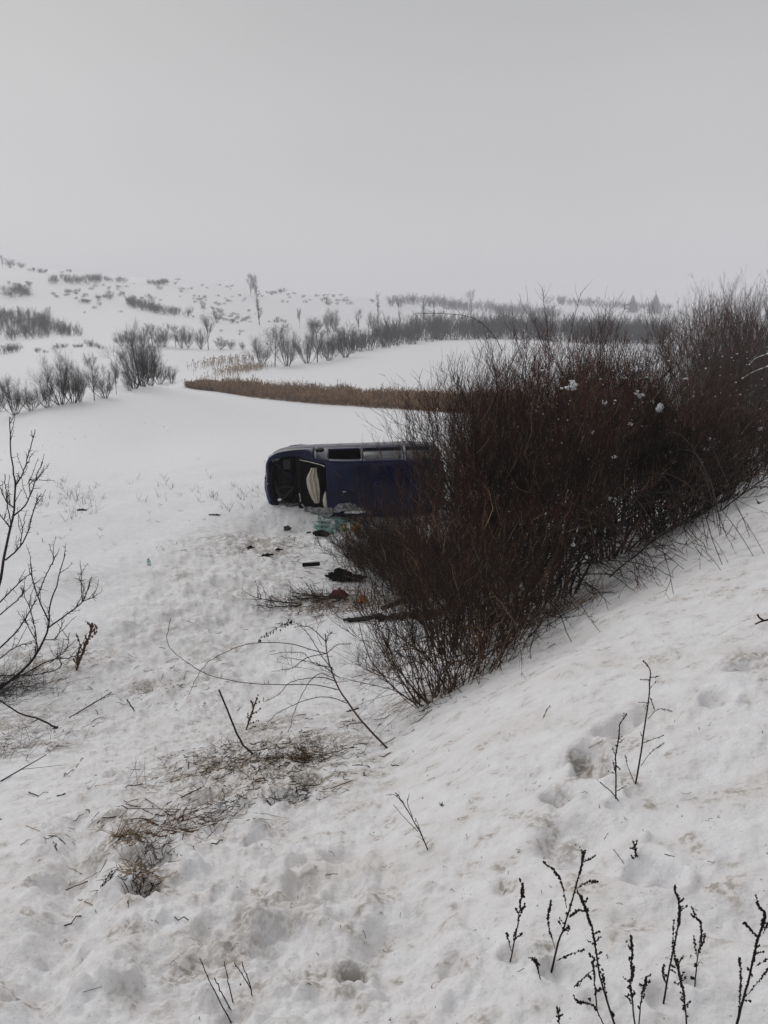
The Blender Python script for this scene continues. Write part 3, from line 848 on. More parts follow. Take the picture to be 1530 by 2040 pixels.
# ------------------------------------------------------------------ bare bushes and trees (prototypes as arrays)
def bush_arrays(seed, h=3.4, stems=24, spread=(4, 46), r0=.019, t1=.28, l1=9, l2=6, l3=3, whips=26, S0=5, tw=1.0, base=.32, wz=(.02, .3), wg=-.11, wl=(.3, .6)):
    rng = np.random.default_rng(seed)
    a = rng.uniform(0, 2 * PI, stems); rr = base * np.sqrt(rng.uniform(0, 1, stems))
    st = np.stack([rr * np.cos(a), rr * np.sin(a), np.full(stems, -.12)], 1)
    ti = np.radians(rng.uniform(*spread, stems)); a2 = a + rng.normal(0, .5, stems)
    d = np.stack([np.sin(ti) * np.cos(a2), np.sin(ti) * np.sin(a2), np.cos(ti)], 1)
    L = h * rng.uniform(.72, 1.0, stems)
    P0, R0 = grow(rng, st, d, L, r0 * rng.uniform(.6, 1.2, stems), 8, .15, .035)
    s, dd, pr, t = kids(rng, P0, R0, l1, t1, 1., (18, 52), (0, 0, .4))
    P1, R1 = grow(rng, s, dd, h * rng.uniform(.2, .4, len(s)) * (1.15 - .6 * t), np.maximum(pr * .6, .006 * tw) * rng.uniform(.7, 1.3, len(s)), 5, .19, .08)
    s, dd, pr, t = kids(rng, P1, R1, l2, .15, 1., (20, 55), (0, 0, .38))
    P2, R2 = grow(rng, s, dd, h * rng.uniform(.07, .17, len(s)), np.maximum(pr * .6, .0031 * tw), 4, .13, .1)
    s, dd, pr, t = kids(rng, P2, R2, l3, .2, 1., (22, 58), (0, 0, .35))
    P3, R3 = grow(rng, s, dd, h * rng.uniform(.025, .065, len(s)), np.full(len(s), .0024 * tw), 3, .15, .08, .5)
    tr = Geo(); tr.tubes(P0, R0, S0)
    cr_ = Geo(); cr_.tubes(P1, R1, 3, 0)
    pale = rng.uniform(0, 1, len(P1)) < .2
    cr_.m[-1] = np.repeat(np.where(pale, 2, 0), 4 * 3)
    red = rng.uniform(0, 1, len(P2)) < np.clip((P2[:, -1, 2] / h - .5) * 1.3, .04, .65)
    cr_.tubes(P2[~red], R2[~red], 3, 0); cr_.tubes(P2[red], R2[red], 3, 1)
    red = rng.uniform(0, 1, len(P3)) < np.clip((P3[:, -1, 2] / h - .48) * 1.3, .06, .65)
    nr_ = np.nonzero(~red)[0]; pl_ = rng.uniform(0, 1, len(nr_)) < .16
    cr_.tubes(P3[nr_[pl_]], R3[nr_[pl_]], 3, 2); cr_.tubes(P3[nr_[~pl_]], R3[nr_[~pl_]], 3, 0); cr_.tubes(P3[red], R3[red], 3, 1)
    if whips:
        a = rng.uniform(0, 2 * PI, whips); ti = np.radians(rng.uniform(48, 84, whips))
        d = np.stack([np.sin(ti) * np.cos(a), np.sin(ti) * np.sin(a), np.cos(ti)], 1)
        st = np.stack([.2 * np.cos(a), .2 * np.sin(a), rng.uniform(*wz, whips) * h], 1)
        PW, RW = grow(rng, st, d, h * rng.uniform(*wl, whips), np.full(whips, .0065 * tw), 9, .07, wg)
        cr_.tubes(PW, RW, 3, 0)
        s, dd, pr, t = kids(rng, PW, RW, 6, .2, 1., (25, 60))
        P, R_ = grow(rng, s, dd, h * rng.uniform(.03, .12, len(s)), np.full(len(s), .003 * tw), 4, .12, -.03)
        cr_.tubes(P, R_, 3, 1)
    return tr, cr_

def tree_arrays(seed, kind):
    """height 1; twigs thick enough for where these stand, 80 to 900 m off"""
    rng = np.random.default_rng(seed)
    tr = Geo(); cr_ = Geo()
    if kind == 'willow':            # many stems from the ground, fan-shaped
        n = 14
        a = np.arange(n) * 2.4 + rng.uniform(0, .5, n); ti = np.radians(rng.uniform(5, 58, n))
        d = np.stack([np.sin(ti) * np.cos(a), np.sin(ti) * np.sin(a), np.cos(ti)], 1)
        st = np.stack([.04 * np.cos(a), .04 * np.sin(a), np.full(n, -.03)], 1)
        P0, R0 = grow(rng, st, d, rng.uniform(.55, .88, n), rng.uniform(.006, .010, n), 7, .07, .075); tr.tubes(P0, R0, 5)
        m1, m2, m3, q1, q2, q3, tw = 12, 7, 4, (.16, .32), (.09, .18), (.04, .09), .00095
        bias = (0, 0, .35)
    elif kind == 'round':
        n = 1
        P0, R0 = grow(rng, np.array([[0, 0, -.03]]), np.array([[.03, 0, 1.]]), np.array([.9]), np.array([.016]), 8, .04, .03); tr.tubes(P0, R0, 6)
        s, dd, pr, t = kids(rng, P0, R0, 16, .22, .95, (25, 55), (0, 0, .3))
        Pq, Rq = grow(rng, s, dd, rng.uniform(.32, .5, len(s)) * (1.15 - .7 * np.abs(t - .35)), pr * .55, 6, .1, .04); tr.tubes(Pq, Rq, 4)
        P0, R0 = np.concatenate([Pq]), np.concatenate([Rq])
        m1, m2, m3, q1, q2, q3, tw = 7, 5, 3, (.13, .24), (.07, .13), (.03, .06), .0014
        bias = (0, 0, .3)
    elif kind == 'poplar':
        P0, R0 = grow(rng, np.array([[0, 0, -.02]]), np.array([[.01, 0, 1.]]), np.array([1.0]), np.array([.013]), 9, .02, .05); tr.tubes(P0, R0, 6)
        s, dd, pr, t = kids(rng, P0, R0, 34, .1, .97, (20, 48), (0, 0, .5))
        Pq, Rq = grow(rng, s, dd, rng.uniform(.1, .2, len(s)), pr * .5, 5, .1, .08); tr.tubes(Pq, Rq, 3)
        P0, R0 = Pq, Rq
        m1, m2, m3, q1, q2, q3, tw = 4, 3, 2, (.05, .1), (.03, .06), (.02, .03), .0011
        bias = (0, 0, .4)
    elif kind == 'scrub':           # low wide thicket bush
        n = 16
        a = rng.uniform(0, 2 * PI, n); ti = np.radians(rng.uniform(5, 62, n))
        d = np.stack([np.sin(ti) * np.cos(a), np.sin(ti) * np.sin(a), np.cos(ti)], 1)
        st = np.stack([.25 * np.cos(a) * rng.uniform(.2, 1, n), .25 * np.sin(a), np.full(n, -.05)], 1)
        P0, R0 = grow(rng, st, d, rng.uniform(.55, 1., n), np.full(n, .009), 5, .12, .02); tr.tubes(P0, R0, 3)
        m1, m2, m3, q1, q2, q3, tw = 6, 5, 0, (.25, .5), (.12, .3), (.06, .1), .0042
        bias = (0, 0, .3)
    elif kind == 'conifer':
        P0, R0 = grow(rng, np.array([[0, 0, -.02]]), np.array([[0, 0, 1.]]), np.array([1.0]), np.array([.016]), 8, .01, .0); tr.tubes(P0, R0, 6)
        for k in range(26):
            hgt = .1 + .88 * k / 25; m = 9
            a = rng.uniform(0, 2 * PI) + np.arange(m) * 2 * PI / m
            L = (.30 * (1 - hgt) ** .8 + .015) * rng.uniform(.7, 1.15, m)
            d = np.stack([np.cos(a), np.sin(a), np.full(m, .05)], 1)
            P, R_ = grow(rng, np.tile([[0, 0, hgt]], (m, 1)), d, L, np.full(m, .010), 4, .06, -.10, .4); cr_.tubes(P, R_, 3)
            s, dd, pr, t = kids(rng, P, R_, 5, .2, 1., (30, 60), (0, 0, -.3))
            P, R_ = grow(rng, s, dd, .3 * L.repeat(5), np.full(len(s), .009), 3, .1, -.1, .4); cr_.tubes(P, R_, 3)
        return tr, cr_
    s, dd, pr, t = kids(rng, P0, R0, m1, .2, 1., (18, 52), bias)
    P1, R1 = grow(rng, s, dd, rng.uniform(*q1, len(s)) * (1.15 - .5 * t), np.maximum(pr * .55, tw * 1.3), 5, .12, .05); cr_.tubes(P1, R1, 3)
    s, dd, pr, t = kids(rng, P1, R1, m2, .2, 1., (20, 60), (0, 0, .25))
    P2, R2 = grow(rng, s, dd, rng.uniform(*q2, len(s)), np.full(len(s), tw), 4, .12, .05); cr_.tubes(P2, R2, 3)
    if m3:
        s, dd, pr, t = kids(rng, P2, R2, m3, .2, 1., (20, 60), (0, 0, .2))
        P3, R3 = grow(rng, s, dd, rng.uniform(*q3, len(s)), np.full(len(s), tw * .75), 3, .12, .05); cr_.tubes(P3, R3, 3)
    return tr, cr_

PROTO = {}
def far_proto(key, seed, kind):
    tr, cr_ = tree_arrays(seed, kind)
    m2 = M['conifer'] if kind == 'conifer' else M['twig_far']
    PROTO[key] = (tr.mesh(kind + '_trunk', M['bark_far']), cr_.mesh(kind + '_crown', m2), tr, cr_)
for key, sd_, kd in [('w1', 1, 'willow'), ('w2', 2, 'willow'), ('w3', 3, 'willow'), ('r1', 4, 'round'), ('r2', 5, 'round'), ('p1', 6, 'poplar'), ('p2', 7, 'poplar'), ('s1', 8, 'scrub'), ('s2', 9, 'scrub'), ('s3', 10, 'scrub'), ('c1', 11, 'conifer')]:
    far_proto(key, sd_, kd)
SCRUB = {}
for k_ in ('s1', 's2', 's3'):
    g = Geo(); _, _, a_, b_ = PROTO[k_]
    for gg in (a_, b_):
        for v_, f_ in zip(gg.v, gg.f): pass
    g.v = a_.v + b_.v; g.f = a_.f + [f_ + a_.n for f_ in b_.f]; g.m = a_.m + b_.m; g.n = a_.n + b_.n
    SCRUB[k_] = (g.mesh('bare_bush', M['twig_far']), np.concatenate(g.v), np.concatenate(g.f))

LITE = []
for q_ in range(4):                                  # lighter bushes for the woods that read as one mass
    rng = np.random.default_rng(500 + q_); n = 10
    a = rng.uniform(0, 2 * PI, n); ti = np.radians(rng.uniform(3, 50, n)); d = np.stack([np.sin(ti) * np.cos(a), np.sin(ti) * np.sin(a), np.cos(ti)], 1)
    P0, R0 = grow(rng, np.stack([.2 * np.cos(a), .2 * np.sin(a), np.full(n, -.04)], 1), d, rng.uniform(.55, 1., n), np.full(n, .012), 4, .1, .03)
    s, dd, pr, t = kids(rng, P0, R0, 5, .15, 1., (18, 50), (0, 0, .35)); P1, R1 = grow(rng, s, dd, rng.uniform(.25, .5, len(s)), np.full(len(s), .0075), 3, .12, .05)
    s, dd, pr, t = kids(rng, P1, R1, 4, .15, 1., (18, 50), (0, 0, .3)); P2, R2 = grow(rng, s, dd, rng.uniform(.12, .3, len(s)), np.full(len(s), .006), 2, .12, .05)
    g = Geo(); g.tubes(P0, R0, 3); g.tubes(P1, R1, 3); g.tubes(P2, R2, 3); LITE.append((np.concatenate(g.v), np.concatenate(g.f)))

rngF = np.random.default_rng(77)
def far_tree(px, py, hpx, key, name, label, group=None, wide=1.0, cat='tree', mist=0):
    """a tree whose foot shows at this photo pixel and that is hpx photo pixels tall"""
    p = hit(px, py); dist = p[1] + .0
    h = hpx * dist / F_PX * 1.02
    t = thing(name, label, cat, p - np.array([0, 0, .02]), rngF.uniform(0, 6.28), group)
    wide = wide * (1.35 if key[0] == 'w' else 1.15)
    t.scale = (h * wide, h * wide, h)
    link('trunk', PROTO[key][0], t); link('crown', PROTO[key][1], t)
    for k in range(mist):
        g = Geo(); z = rngF.uniform(.35, .93); a = rngF.uniform(0, 6.28); r_ = rngF.uniform(.01, .05 + .08 * (1 - z)); q = rngF.uniform(.02, .036)
        rn = np.random.default_rng(k)
        d = nrm(rn.normal(0, 1, (40, 3))); P, R_ = grow(rn, np.tile([[r_ * math.cos(a), r_ * math.sin(a), z]], (40, 1)), d, np.full(40, q), np.full(40, .0022), 3, .3); g.tubes(P, R_, 3)
        g.obj('mistletoe', M['mistletoe'], t)
    return t

def far_bush(px, py, hpx, label, group, wide=1.3, name='bare_bush'):
    p = hit(px, py); h = hpx * p[1] / F_PX
    o = link(name, SCRUB[rngF.choice(['s1', 's2', 's3'])][0])
    o.location = p - np.array([0, 0, .05 * h]); o.rotation_euler = (0, 0, rngF.uniform(0, 6.28)); o.scale = (h * wide * rngF.uniform(.85, 1.2), h * wide * rngF.uniform(.85, 1.2), h)
    return tag(o, label, 'bush', group)

def thicket(name, label, poly, n, hpx, seed, wide=1.4, mat_=None, lim=True):
    """a wood or thicket that reads as one mass: many bare bushes, one object"""
    rng = np.random.default_rng(seed)
    vs = []; fs = []; off = 0
    poly = np.array(poly, float); x0, y0 = poly.min(0); x1, y1 = poly.max(0)
    c = 0
    while c < n:
        px, py = rng.uniform(x0, x1), rng.uniform(y0, y1)
        ins = False; j = len(poly) - 1
        for i in range(len(poly)):
            if (poly[i, 1] > py) != (poly[j, 1] > py) and px < (poly[j, 0] - poly[i, 0]) * (py - poly[i, 1]) / (poly[j, 1] - poly[i, 1]) + poly[i, 0]: ins = not ins
            j = i
        if not ins: continue
        c += 1
        p = hit(px, py); h = rng.uniform(hpx * .65, hpx * 1.2) * p[1] / F_PX
        v, f = LITE[rng.integers(0, 4)]
        keep = rng.uniform(0, 1) < 2
        a = rng.uniform(0, 6.28); ca, sa = math.cos(a), math.sin(a)
        vv = v * np.array([h * wide, h * wide, h]) @ np.array([[ca, sa, 0], [-sa, ca, 0], [0, 0, 1]]) + p
        vs.append(vv); fs.append(f + off); off += len(v)
    me = raw_mesh(name, np.concatenate(vs), [np.concatenate(fs)], mat_ or M['twig_far'])
    o = link(name, me); return tag(o, label, None, None, 'stuff')

# --- willows in the hollow beyond the field edge
far_tree(30, 826, 82, 'w1', 'willow_tree', 'low spreading bare willow at the left end of the snowy field edge', 'willows along the field edge', .62)
far_tree(-5, 822, 70, 'w2', 'willow_tree', 'bare willow cut off by the picture edge beside the low spreading one', 'willows along the field edge', .6)
far_tree(122, 806, 108, 'w2', 'willow_tree', 'broad fan-shaped bare willow, second big one along the field edge', 'willows along the field edge', .62)
far_tree(188, 798, 78, 'r2', 'willow_tree', 'lower dense willow just right of the broad fan-shaped willow', 'willows along the field edge', .66)
far_tree(160, 800, 74, 'w1', 'willow_tree', 'thin upright willow squeezed between the broad willow and the dense one', 'willows along the field edge', .35)
far_tree(232, 786, 56, 'r1', 'willow_tree', 'small thin willow left of the tallest field-edge willow', 'willows along the field edge', .6)
far_tree(284, 770, 132, 'w3', 'willow_tree', 'tallest bare willow with a pointed top on the field edge', 'willows along the field edge', .5)
far_tree(318, 766, 50, 'w2', 'willow_tree', 'low bushy willow hugging the right foot of the tallest one', 'willows along the field edge', .7)
far_tree(342, 764, 36, 'w1', 'willow_tree', 'smallest thin willow where the field edge meets the maize', 'willows along the field edge', .6)
far_tree(258, 778, 44, 'w2', 'willow_tree', 'low thin willow at the left foot of the tallest one', 'willows along the field edge', .6)
for px, py, h, k, wd, lab in [(62, 818, 50, 'w3', .7, 'low willow filling the gap right of the low spreading one'), (94, 812, 62, 'w3', .6, 'willow leaning against the left side of the broad one'), (146, 803, 80, 'w2', .6, 'willow touching the right side of the broad one'), (210, 793, 62, 'w2', .7, 'bushy willow in the middle of the row'),
                              (300, 768, 84, 'w1', .6, 'willow partly hidden behind the tallest one'), (268, 774, 92, 'w2', .5, 'slim willow behind the left side of the tallest one')]:
    far_tree(px, py, h, k, 'willow_tree', lab, 'willows along the field edge', wd)
# --- trees of the brook line, middle distance
g_ = 'trees of the brook line below the field'
for i, (px, py, h, k, wd, lab) in enumerate([
    (520, 728, 58, 'w1', .7, 'small round bare tree at the left start of the brook line'),
    (548, 731, 70, 'r1', .9, 'fan-shaped bare tree, second from the left in the brook line'),
    (573, 730, 84, 'w3', .5, 'tall fan-shaped bare tree, third from the left in the brook line'),
    (612, 724, 72, 'w1', .6, 'pale thin-twigged tree left of the dense dark one in the brook line'),
    (632, 722, 70, 'r2', .9, 'dense dark bare tree just before the closed brook wood begins'),
    (655, 718, 62, 'w3', .7, 'first low tree of the closed brook wood'),
    (688, 712, 62, 'w1', .8, 'round tree in the near edge of the brook wood')]):
    far_tree(px, py, h, k, 'bare_tree', lab, g_, wd)
thicket('brook_wood', 'dark closed wood of bare trees along the brook', [(640, 714), (700, 706), (790, 690), (880, 679), (1000, 676), (1320, 690), (1320, 678), (1000, 668), (880, 668), (780, 682), (690, 697)], 210, 42, 5, .7)
# --- hedge trees at the foot of the hill
g_ = 'trees at the foot of the hill'
for px, py, h, k, wd, lab in [
    (243, 689, 30, 'w1', .8, 'low dark bare tree at the left end of the hill-foot row'),
    (262, 690, 34, 'w2', .7, 'bushy bare tree behind the tallest willow'),
    (304, 690, 38, 'r1', .9, 'bushy bare tree just right of the tallest willow'),
    (328, 690, 46, 'w1', .5, 'upright bare tree in the middle of the hill-foot row'),
    (350, 691, 36, 'r2', .9, 'rounded bare tree in the hill-foot row left of the forked tree'),
    (375, 692, 42, 'w3', .5, 'narrow bare tree next to the forked hill-foot tree'),
    (415, 696, 56, 'r1', .8, 'big forked tree standing clear at the foot of the hill'),
    (440, 696, 26, 'w2', .8, 'low tree right of the big forked hill-foot tree'),
    (460, 695, 20, 'w3', .8, 'last low tree at the right end of the hill-foot row'),
    (400, 694, 40, 'w1', .6, 'bare tree squeezed behind the forked hill-foot tree'), (362, 692, 44, 'w1', .55, 'taller bare tree in the right half of the hill-foot row'), (317, 690, 34, 'w2', .8, 'bushy low tree in the left half of the hill-foot row'), (285, 690, 40, 'w1', .6, 'bare tree hidden behind the top of the tallest willow'),
    (483, 697, 17, 'w1', .6, 'tiny bare sapling alone right of the hill-foot row')]:
    far_tree(px, py, h, k, 'bare_tree', lab, g_, wd)
# --- single trees on the slopes
for px, py, h, k, wd, lab, mi in [
    (517, 648, 72, 'p1', .85, 'tall narrow poplar full of mistletoe balls on the slope', 9),
    (500, 590, 36, 'r2', .7, 'pale tall tree pair, left stem, high on the hill', 0), (508, 590, 34, 'r1', .7, 'pale tall tree pair, right stem, high on the hill', 0),
    (597, 654, 32, 'r1', .55, 'thin pale tree standing alone right of the mistletoe poplar', 0),
    (622, 655, 24, 'w1', .6, 'small bushy tree left of the round-crowned pair', 0), (632, 655, 18, 'w2', .8, 'low round bush-like tree beside the small bushy one', 0),
    (655, 660, 46, 'w3', .5, 'larger round-crowned tree on the slope, left of its twin', 0), (666, 660, 44, 'w1', .5, 'larger round-crowned tree on the slope, right of its twin', 0),
    (715, 660, 36, 'r2', .7, 'round tree rising behind the start of the brook wood', 0), (740, 655, 34, 'w2', .5, 'bushy tree next to the tall thin poplar', 0),
    (753, 652, 62, 'p2', .8, 'tall thin poplar rising over the brook wood', 2), (797, 650, 42, 'p1', .9, 'thin poplar standing on the snow, left of the mistletoe pair', 2),
    (843, 648, 52, 'p2', .9, 'poplar with mistletoe, left of the last pair over the brook wood', 5), (866, 648, 42, 'p1', .8, 'poplar with mistletoe, right of the last pair over the brook wood', 4),
    (938, 640, 40, 'p2', .9, 'slim poplar on the snow slope just left of the hedge', 0),
    (405, 622, 20, 'r1', .8, 'small upright tree on the scrubby slope', 0), (432, 642, 24, 'w1', .75, 'small dark egg-shaped tree alone on the slope', 0),
    (205, 548, 10, 'r1', .8, 'tiny tree on the crest right of the thicket', 0), (184, 545, 10, 'r2', .7, 'tiny pointed tree on the crest above the thicket', 0), (290, 552, 10, 'r1', .6, 'tiny thin tree further right on the crest', 0),
    (20, 533, 18, 'w1', .9, 'round tree on the skyline at the far left', 0), (5, 533, 20, 'r2', .6, 'thin tree on the skyline at the left picture edge', 0), (42, 534, 12, 'w2', 1., 'low tree on the skyline left of the pole', 0)]:
    far_tree(px, py, h, k, 'bare_tree', lab, 'single trees on the slopes', wd, mist=mi)
# --- skyline wood on the right
g_ = 'skyline trees on the right'
for px, py, h, k, wd, lab in [
    (780, 610, 22, 'w1', .8, 'dark round tree at the left end of the skyline wood'), (797, 611, 24, 'w2', .9, 'dense dome-shaped tree in the skyline wood'), (935, 617, 32, 'r1', .8, 'tall rounded tree standing above the skyline wood'),
    (1120, 608, 17, 'w1', .9, 'rounded tree left in the far skyline row'), (1135, 608, 16, 'w3', .8, 'second rounded tree in the far skyline row'), (1175, 610, 17, 'w2', .9, 'pale rounded tree in the middle of the far skyline row'), (1190, 610, 16, 'r2', .9, 'pale tree right of the middle of the far skyline row')]:
    far_tree(px, py, h, k, 'bare_tree', lab, g_, wd)
far_tree(1259, 624, 34, 'c1', 'conifer_tree', 'pointed far conifer, the left of two on the skyline', 'skyline conifers', 1.0)
far_tree(1304, 626, 36, 'c1', 'conifer_tree', 'broad far conifer, the right of two on the skyline', 'skyline conifers', 1.35)
thicket('skyline_wood', 'hazy wood along the skyline on the right', [(765, 607), (830, 610), (900, 618), (1000, 628), (1110, 638), (1110, 630), (1000, 618), (900, 610), (830, 604)], 85, 18, 6, 1.0)
thicket('skyline_row', 'far hazy row of trees on the skyline', [(1085, 607), (1330, 622), (1330, 616), (1085, 602)], 45, 12, 7, 1.1)
thicket('brush_strip', 'grey strip of brush on the slope behind the hedge', [(990, 655), (1330, 672), (1330, 660), (990, 645)], 50, 16, 12, .9)
# --- scrub on the hill
thicket('hillside_wood', 'dense grey wood on the lower hillside at the left', [(-20, 680), (60, 678), (140, 672), (190, 671), (150, 664), (110, 645), (70, 632), (-20, 630)], 120, 20, 8, .62)
thicket('crest_thicket', 'dark oval thicket just below the crest of the hill', [(92, 566), (200, 568), (206, 558), (150, 554), (95, 556)], 44, 11, 9, .9)
thicket('slope_thicket', 'long ragged thicket slanting down the hill', [(252, 612), (300, 622), (375, 634), (380, 628), (330, 618), (290, 608), (255, 602)], 52, 14, 10, .9)
gb = 'bushes dotted over the hill'
rb = np.random.default_rng(31)
for (x0, x1, y0, y1, n, h, lb) in [
    (285, 330, 564, 569, 9, 10, 'small bush in the row under the crest, right of the oval thicket'), (100, 330, 575, 605, 14, 6, 'tiny bush on the white slope below the oval thicket'), (560, 760, 583, 604, 14, 6, 'tiny bush high on the slope left of the skyline wood'),
    (380, 500, 600, 645, 14, 7, 'tiny tuft-like bush round the dark egg-shaped tree'), (240, 330, 590, 610, 8, 8, 'small bush just above the long slanting thicket'), (212, 250, 556, 563, 5, 9, 'small bush close to the right end of the oval thicket'),
    (0, 55, 580, 592, 10, 16, 'bigger bush in the clump below the left skyline'), (118, 156, 582, 592, 6, 9, 'small bush in the middle clump of the left slope'), (160, 200, 600, 612, 6, 9, 'small bush in the lowest clump of the left slope'), (195, 238, 588, 597, 7, 9, 'small bush in the clump between oval and slanting thickets'),
    (540, 592, 580, 592, 8, 8, 'small bush in the patch right of the pale tree pair'), (640, 705, 600, 612, 8, 10, 'small bush in the patch under the ridge above the brook wood'), (60, 110, 540, 545, 4, 7, 'small bush at the foot of the utility pole'), (118, 145, 540, 545, 5, 6, 'small bush on the crest right of the utility pole'),
    (0, 60, 545, 575, 5, 7, 'single small bush near the left end of the hilltop'), (200, 500, 556, 580, 14, 5, 'tiny bush dotted along the sloping crest'), (520, 700, 582, 594, 9, 4, 'speck-like bush along the crest right of the pale tree pair'), (380, 480, 590, 616, 22, 5, 'tiny bush on the scrubby middle slope'),
    (420, 510, 625, 645, 20, 5, 'tiny bush round the foot of the mistletoe poplar'), (160, 250, 565, 625, 10, 6, 'tiny lone bush left of the slanting thicket'), (590, 690, 575, 600, 6, 5, 'speck-like bush on the ridge over the round-crowned pair'),
    (0, 35, 700, 706, 4, 18, 'low bush under the hillside wood at the picture edge'), (70, 92, 700, 704, 2, 10, 'one of two small bushes below the hillside wood'), (112, 205, 690, 697, 8, 13, 'low bush in the row at the valley floor on the left'), (530, 572, 640, 644, 5, 8, 'low bush in the strip right of the mistletoe poplar'),
    (440, 500, 660, 668, 3, 5, 'tiny dark bush on the snow right of the forked tree'), (330, 500, 570, 600, 10, 5, 'tiny bush on the upper slope left of the pale tree pair')]:
    for i in range(n):
        far_bush(rb.uniform(x0, x1), rb.uniform(y0, y1), h * rb.uniform(.6, 1.4), lb, gb, rb.uniform(.65, 1.25))
g_ = 'trees along the upper edge of the hillside wood'
ORD = 'first second third fourth fifth sixth seventh eighth ninth tenth eleventh twelfth thirteenth fourteenth'.split()
for i, (px, py, h) in enumerate(sorted([(4, 640, 26), (22, 638, 22), (40, 641, 26), (58, 644, 24), (74, 650, 28), (90, 655, 26), (97, 652, 34), (108, 660, 22), (122, 665, 18), (14, 660, 24), (48, 662, 26), (84, 668, 24), (30, 672, 22), (66, 674, 20)])):
    far_tree(px, py, h, ['w1', 'r1', 'w2', 'w3', 'r2'][i % 5], 'bare_tree', ORD[i] + ' tree from the left standing out of the left hillside wood', g_, .55)
# utility pole on the crest
p = hit(90, 535); k_ = p[1] / F_PX
t = thing('utility_pole', 'thin utility pole with a crossarm on the crest of the hill', 'utility pole', p)
g = Geo(); g.tubes(np.array([[(0, 0, -.5), (0, 0, 27 * k_)]]), np.array([[.34, .26]]), 8, cap=True); g.obj('pole', M['pole'], t)
g = Geo(); g.box((0, 0, 24 * k_), (2.8, .3, .3)); g.obj('crossarm', M['pole'], t, False)
for s_ in (-1.1, 1.1):
    g = Geo(); g.blob((s_, 0, 24 * k_ + .28), (.13, .13, .2), 8, 6, 0); g.obj('insulator', M['pole'], t)

# --- the strip of dead maize
def build_maize():
    rng = np.random.default_rng(12)
    fr = [(370, 771.5), (430, 780), (500, 791), (600, 802), (700, 809), (800, 816), (900, 823), (1050, 832)]
    bk = [(371, 771), (430, 771), (500, 777), (600, 785), (700, 792), (800, 800), (900, 806), (1050, 815)]
    Fp = np.array([hit(*q) for q in fr]); Bp = np.array([hit(*q) for q in bk])
    n = 11000
    u = rng.uniform(0, len(fr) - 1.001, n); i = u.astype(int); t = (u - i)[:, None]; v = rng.uniform(0, 1, n)
    rows = 26; v = (np.floor(v * rows) + rng.normal(.5, .16, n)) / rows; v = v[:, None]
    A = Fp[i] * (1 - t) + Fp[i + 1] * t; B = Bp[i] * (1 - t) + Bp[i + 1] * t
    P = A * (1 - v) + B * v
    P[:, 2] = base_h(P[:, 0], P[:, 1]) - .03
    d = nrm(np.stack([rng.normal(0, .13, n), rng.normal(0, .13, n), np.ones(n)], 1))
    h = rng.uniform(.7, 1.5, n) * (.55 + .45 * sstep(0, 1.6, u)) * (1 + .4 * noise2(P[:, 0] * .35, P[:, 1] * .35, 3)) * np.where(rng.uniform(0, 1, n) < .05, 1.35, 1)
    Pt, Rt = grow(rng, P, d, h, np.full(n, .026), 3, .06, 0, .5)
    g = Geo(); g.tubes(Pt, Rt, 3)
    s, dd, pr, tt = kids(rng, Pt, Rt, 2, .3, .95, (30, 80))
    L = rng.uniform(.25, .6, len(s))[:, None]; wv = nrm(np.cross(dd, [0, 0, 1.])) * .035
    mid = s + dd * L * .5 + np.array([0, 0, .06]); e = s + dd * L + np.array([0, 0, -.22])
    vv = np.stack([s - wv * .4, s + wv * .4, mid + wv, mid - wv, e], 1).reshape(-1, 3)
    k = np.arange(len(s))[:, None] * 5
    g.v.append(vv); g.f.append((k + np.array([[0, 1, 2, 3]])) + g.n); g.m.append(np.zeros(len(s), int))
    g.f.append((k + np.array([[3, 2, 4]])) + g.n); g.m.append(np.zeros(len(s), int)); g.n += len(vv)
    o = g.obj('maize_field', M['corn']); tag(o, 'strip of unharvested brown dead maize across the snowy field', None, None, 'stuff')
build_maize()

def reed_patch(name, label, pts, n, h, m_, seed, thick=.02, kind='stuff'):
    rng = np.random.default_rng(seed)
    A = np.array([hit(*q) for q in pts])
    u = rng.uniform(0, len(A) - 1.001, n); i = u.astype(int); t = (u - i)[:, None]
    P = A[i] * (1 - t) + A[i + 1] * t + rng.normal(0, 1, (n, 3)) * np.array([1.6, 3.2, 0])
    P[:, 2] = base_h(P[:, 0], P[:, 1]) - .05
    d = nrm(np.stack([rng.normal(.1, .16, n), rng.normal(0, .16, n), np.ones(n)], 1))
    Pt, Rt = grow(rng, P, d, rng.uniform(.5, 1.1, n) * h, np.full(n, thick), 4, .07, -.02, .6)
    g = Geo(); g.tubes(Pt, Rt, 3)
    ti = Pt[:, -1]; P2 = np.stack([ti, ti + d * .15 * h, ti + d * .28 * h + np.array([.06 * h, 0, -.02])], 1)
    g.tubes(P2, np.tile([thick * 1.2, thick * 3, thick], (n, 1)), 3)
    o = g.obj(name, m_); return tag(o, label, None, None, kind)
reed_patch('reed_bed', 'pale dry reeds along the ditch beyond the maize', [(445, 747), (470, 740), (500, 735), (500, 737)], 420, .85, M['reed'], 3, .03)
reed_patch('ditch_weeds', 'thin dry weeds in the snowy ditch left of the reeds', [(395, 735), (420, 730), (445, 725), (470, 722), (485, 724)], 200, 1.2, M['reed'], 4, .03)
reed_patch('field_edge_stubble', 'sparse dry stems along the ditch above the maize', [(385, 765), (410, 758), (440, 752)], 60, .7, M['reed'], 5, .02)
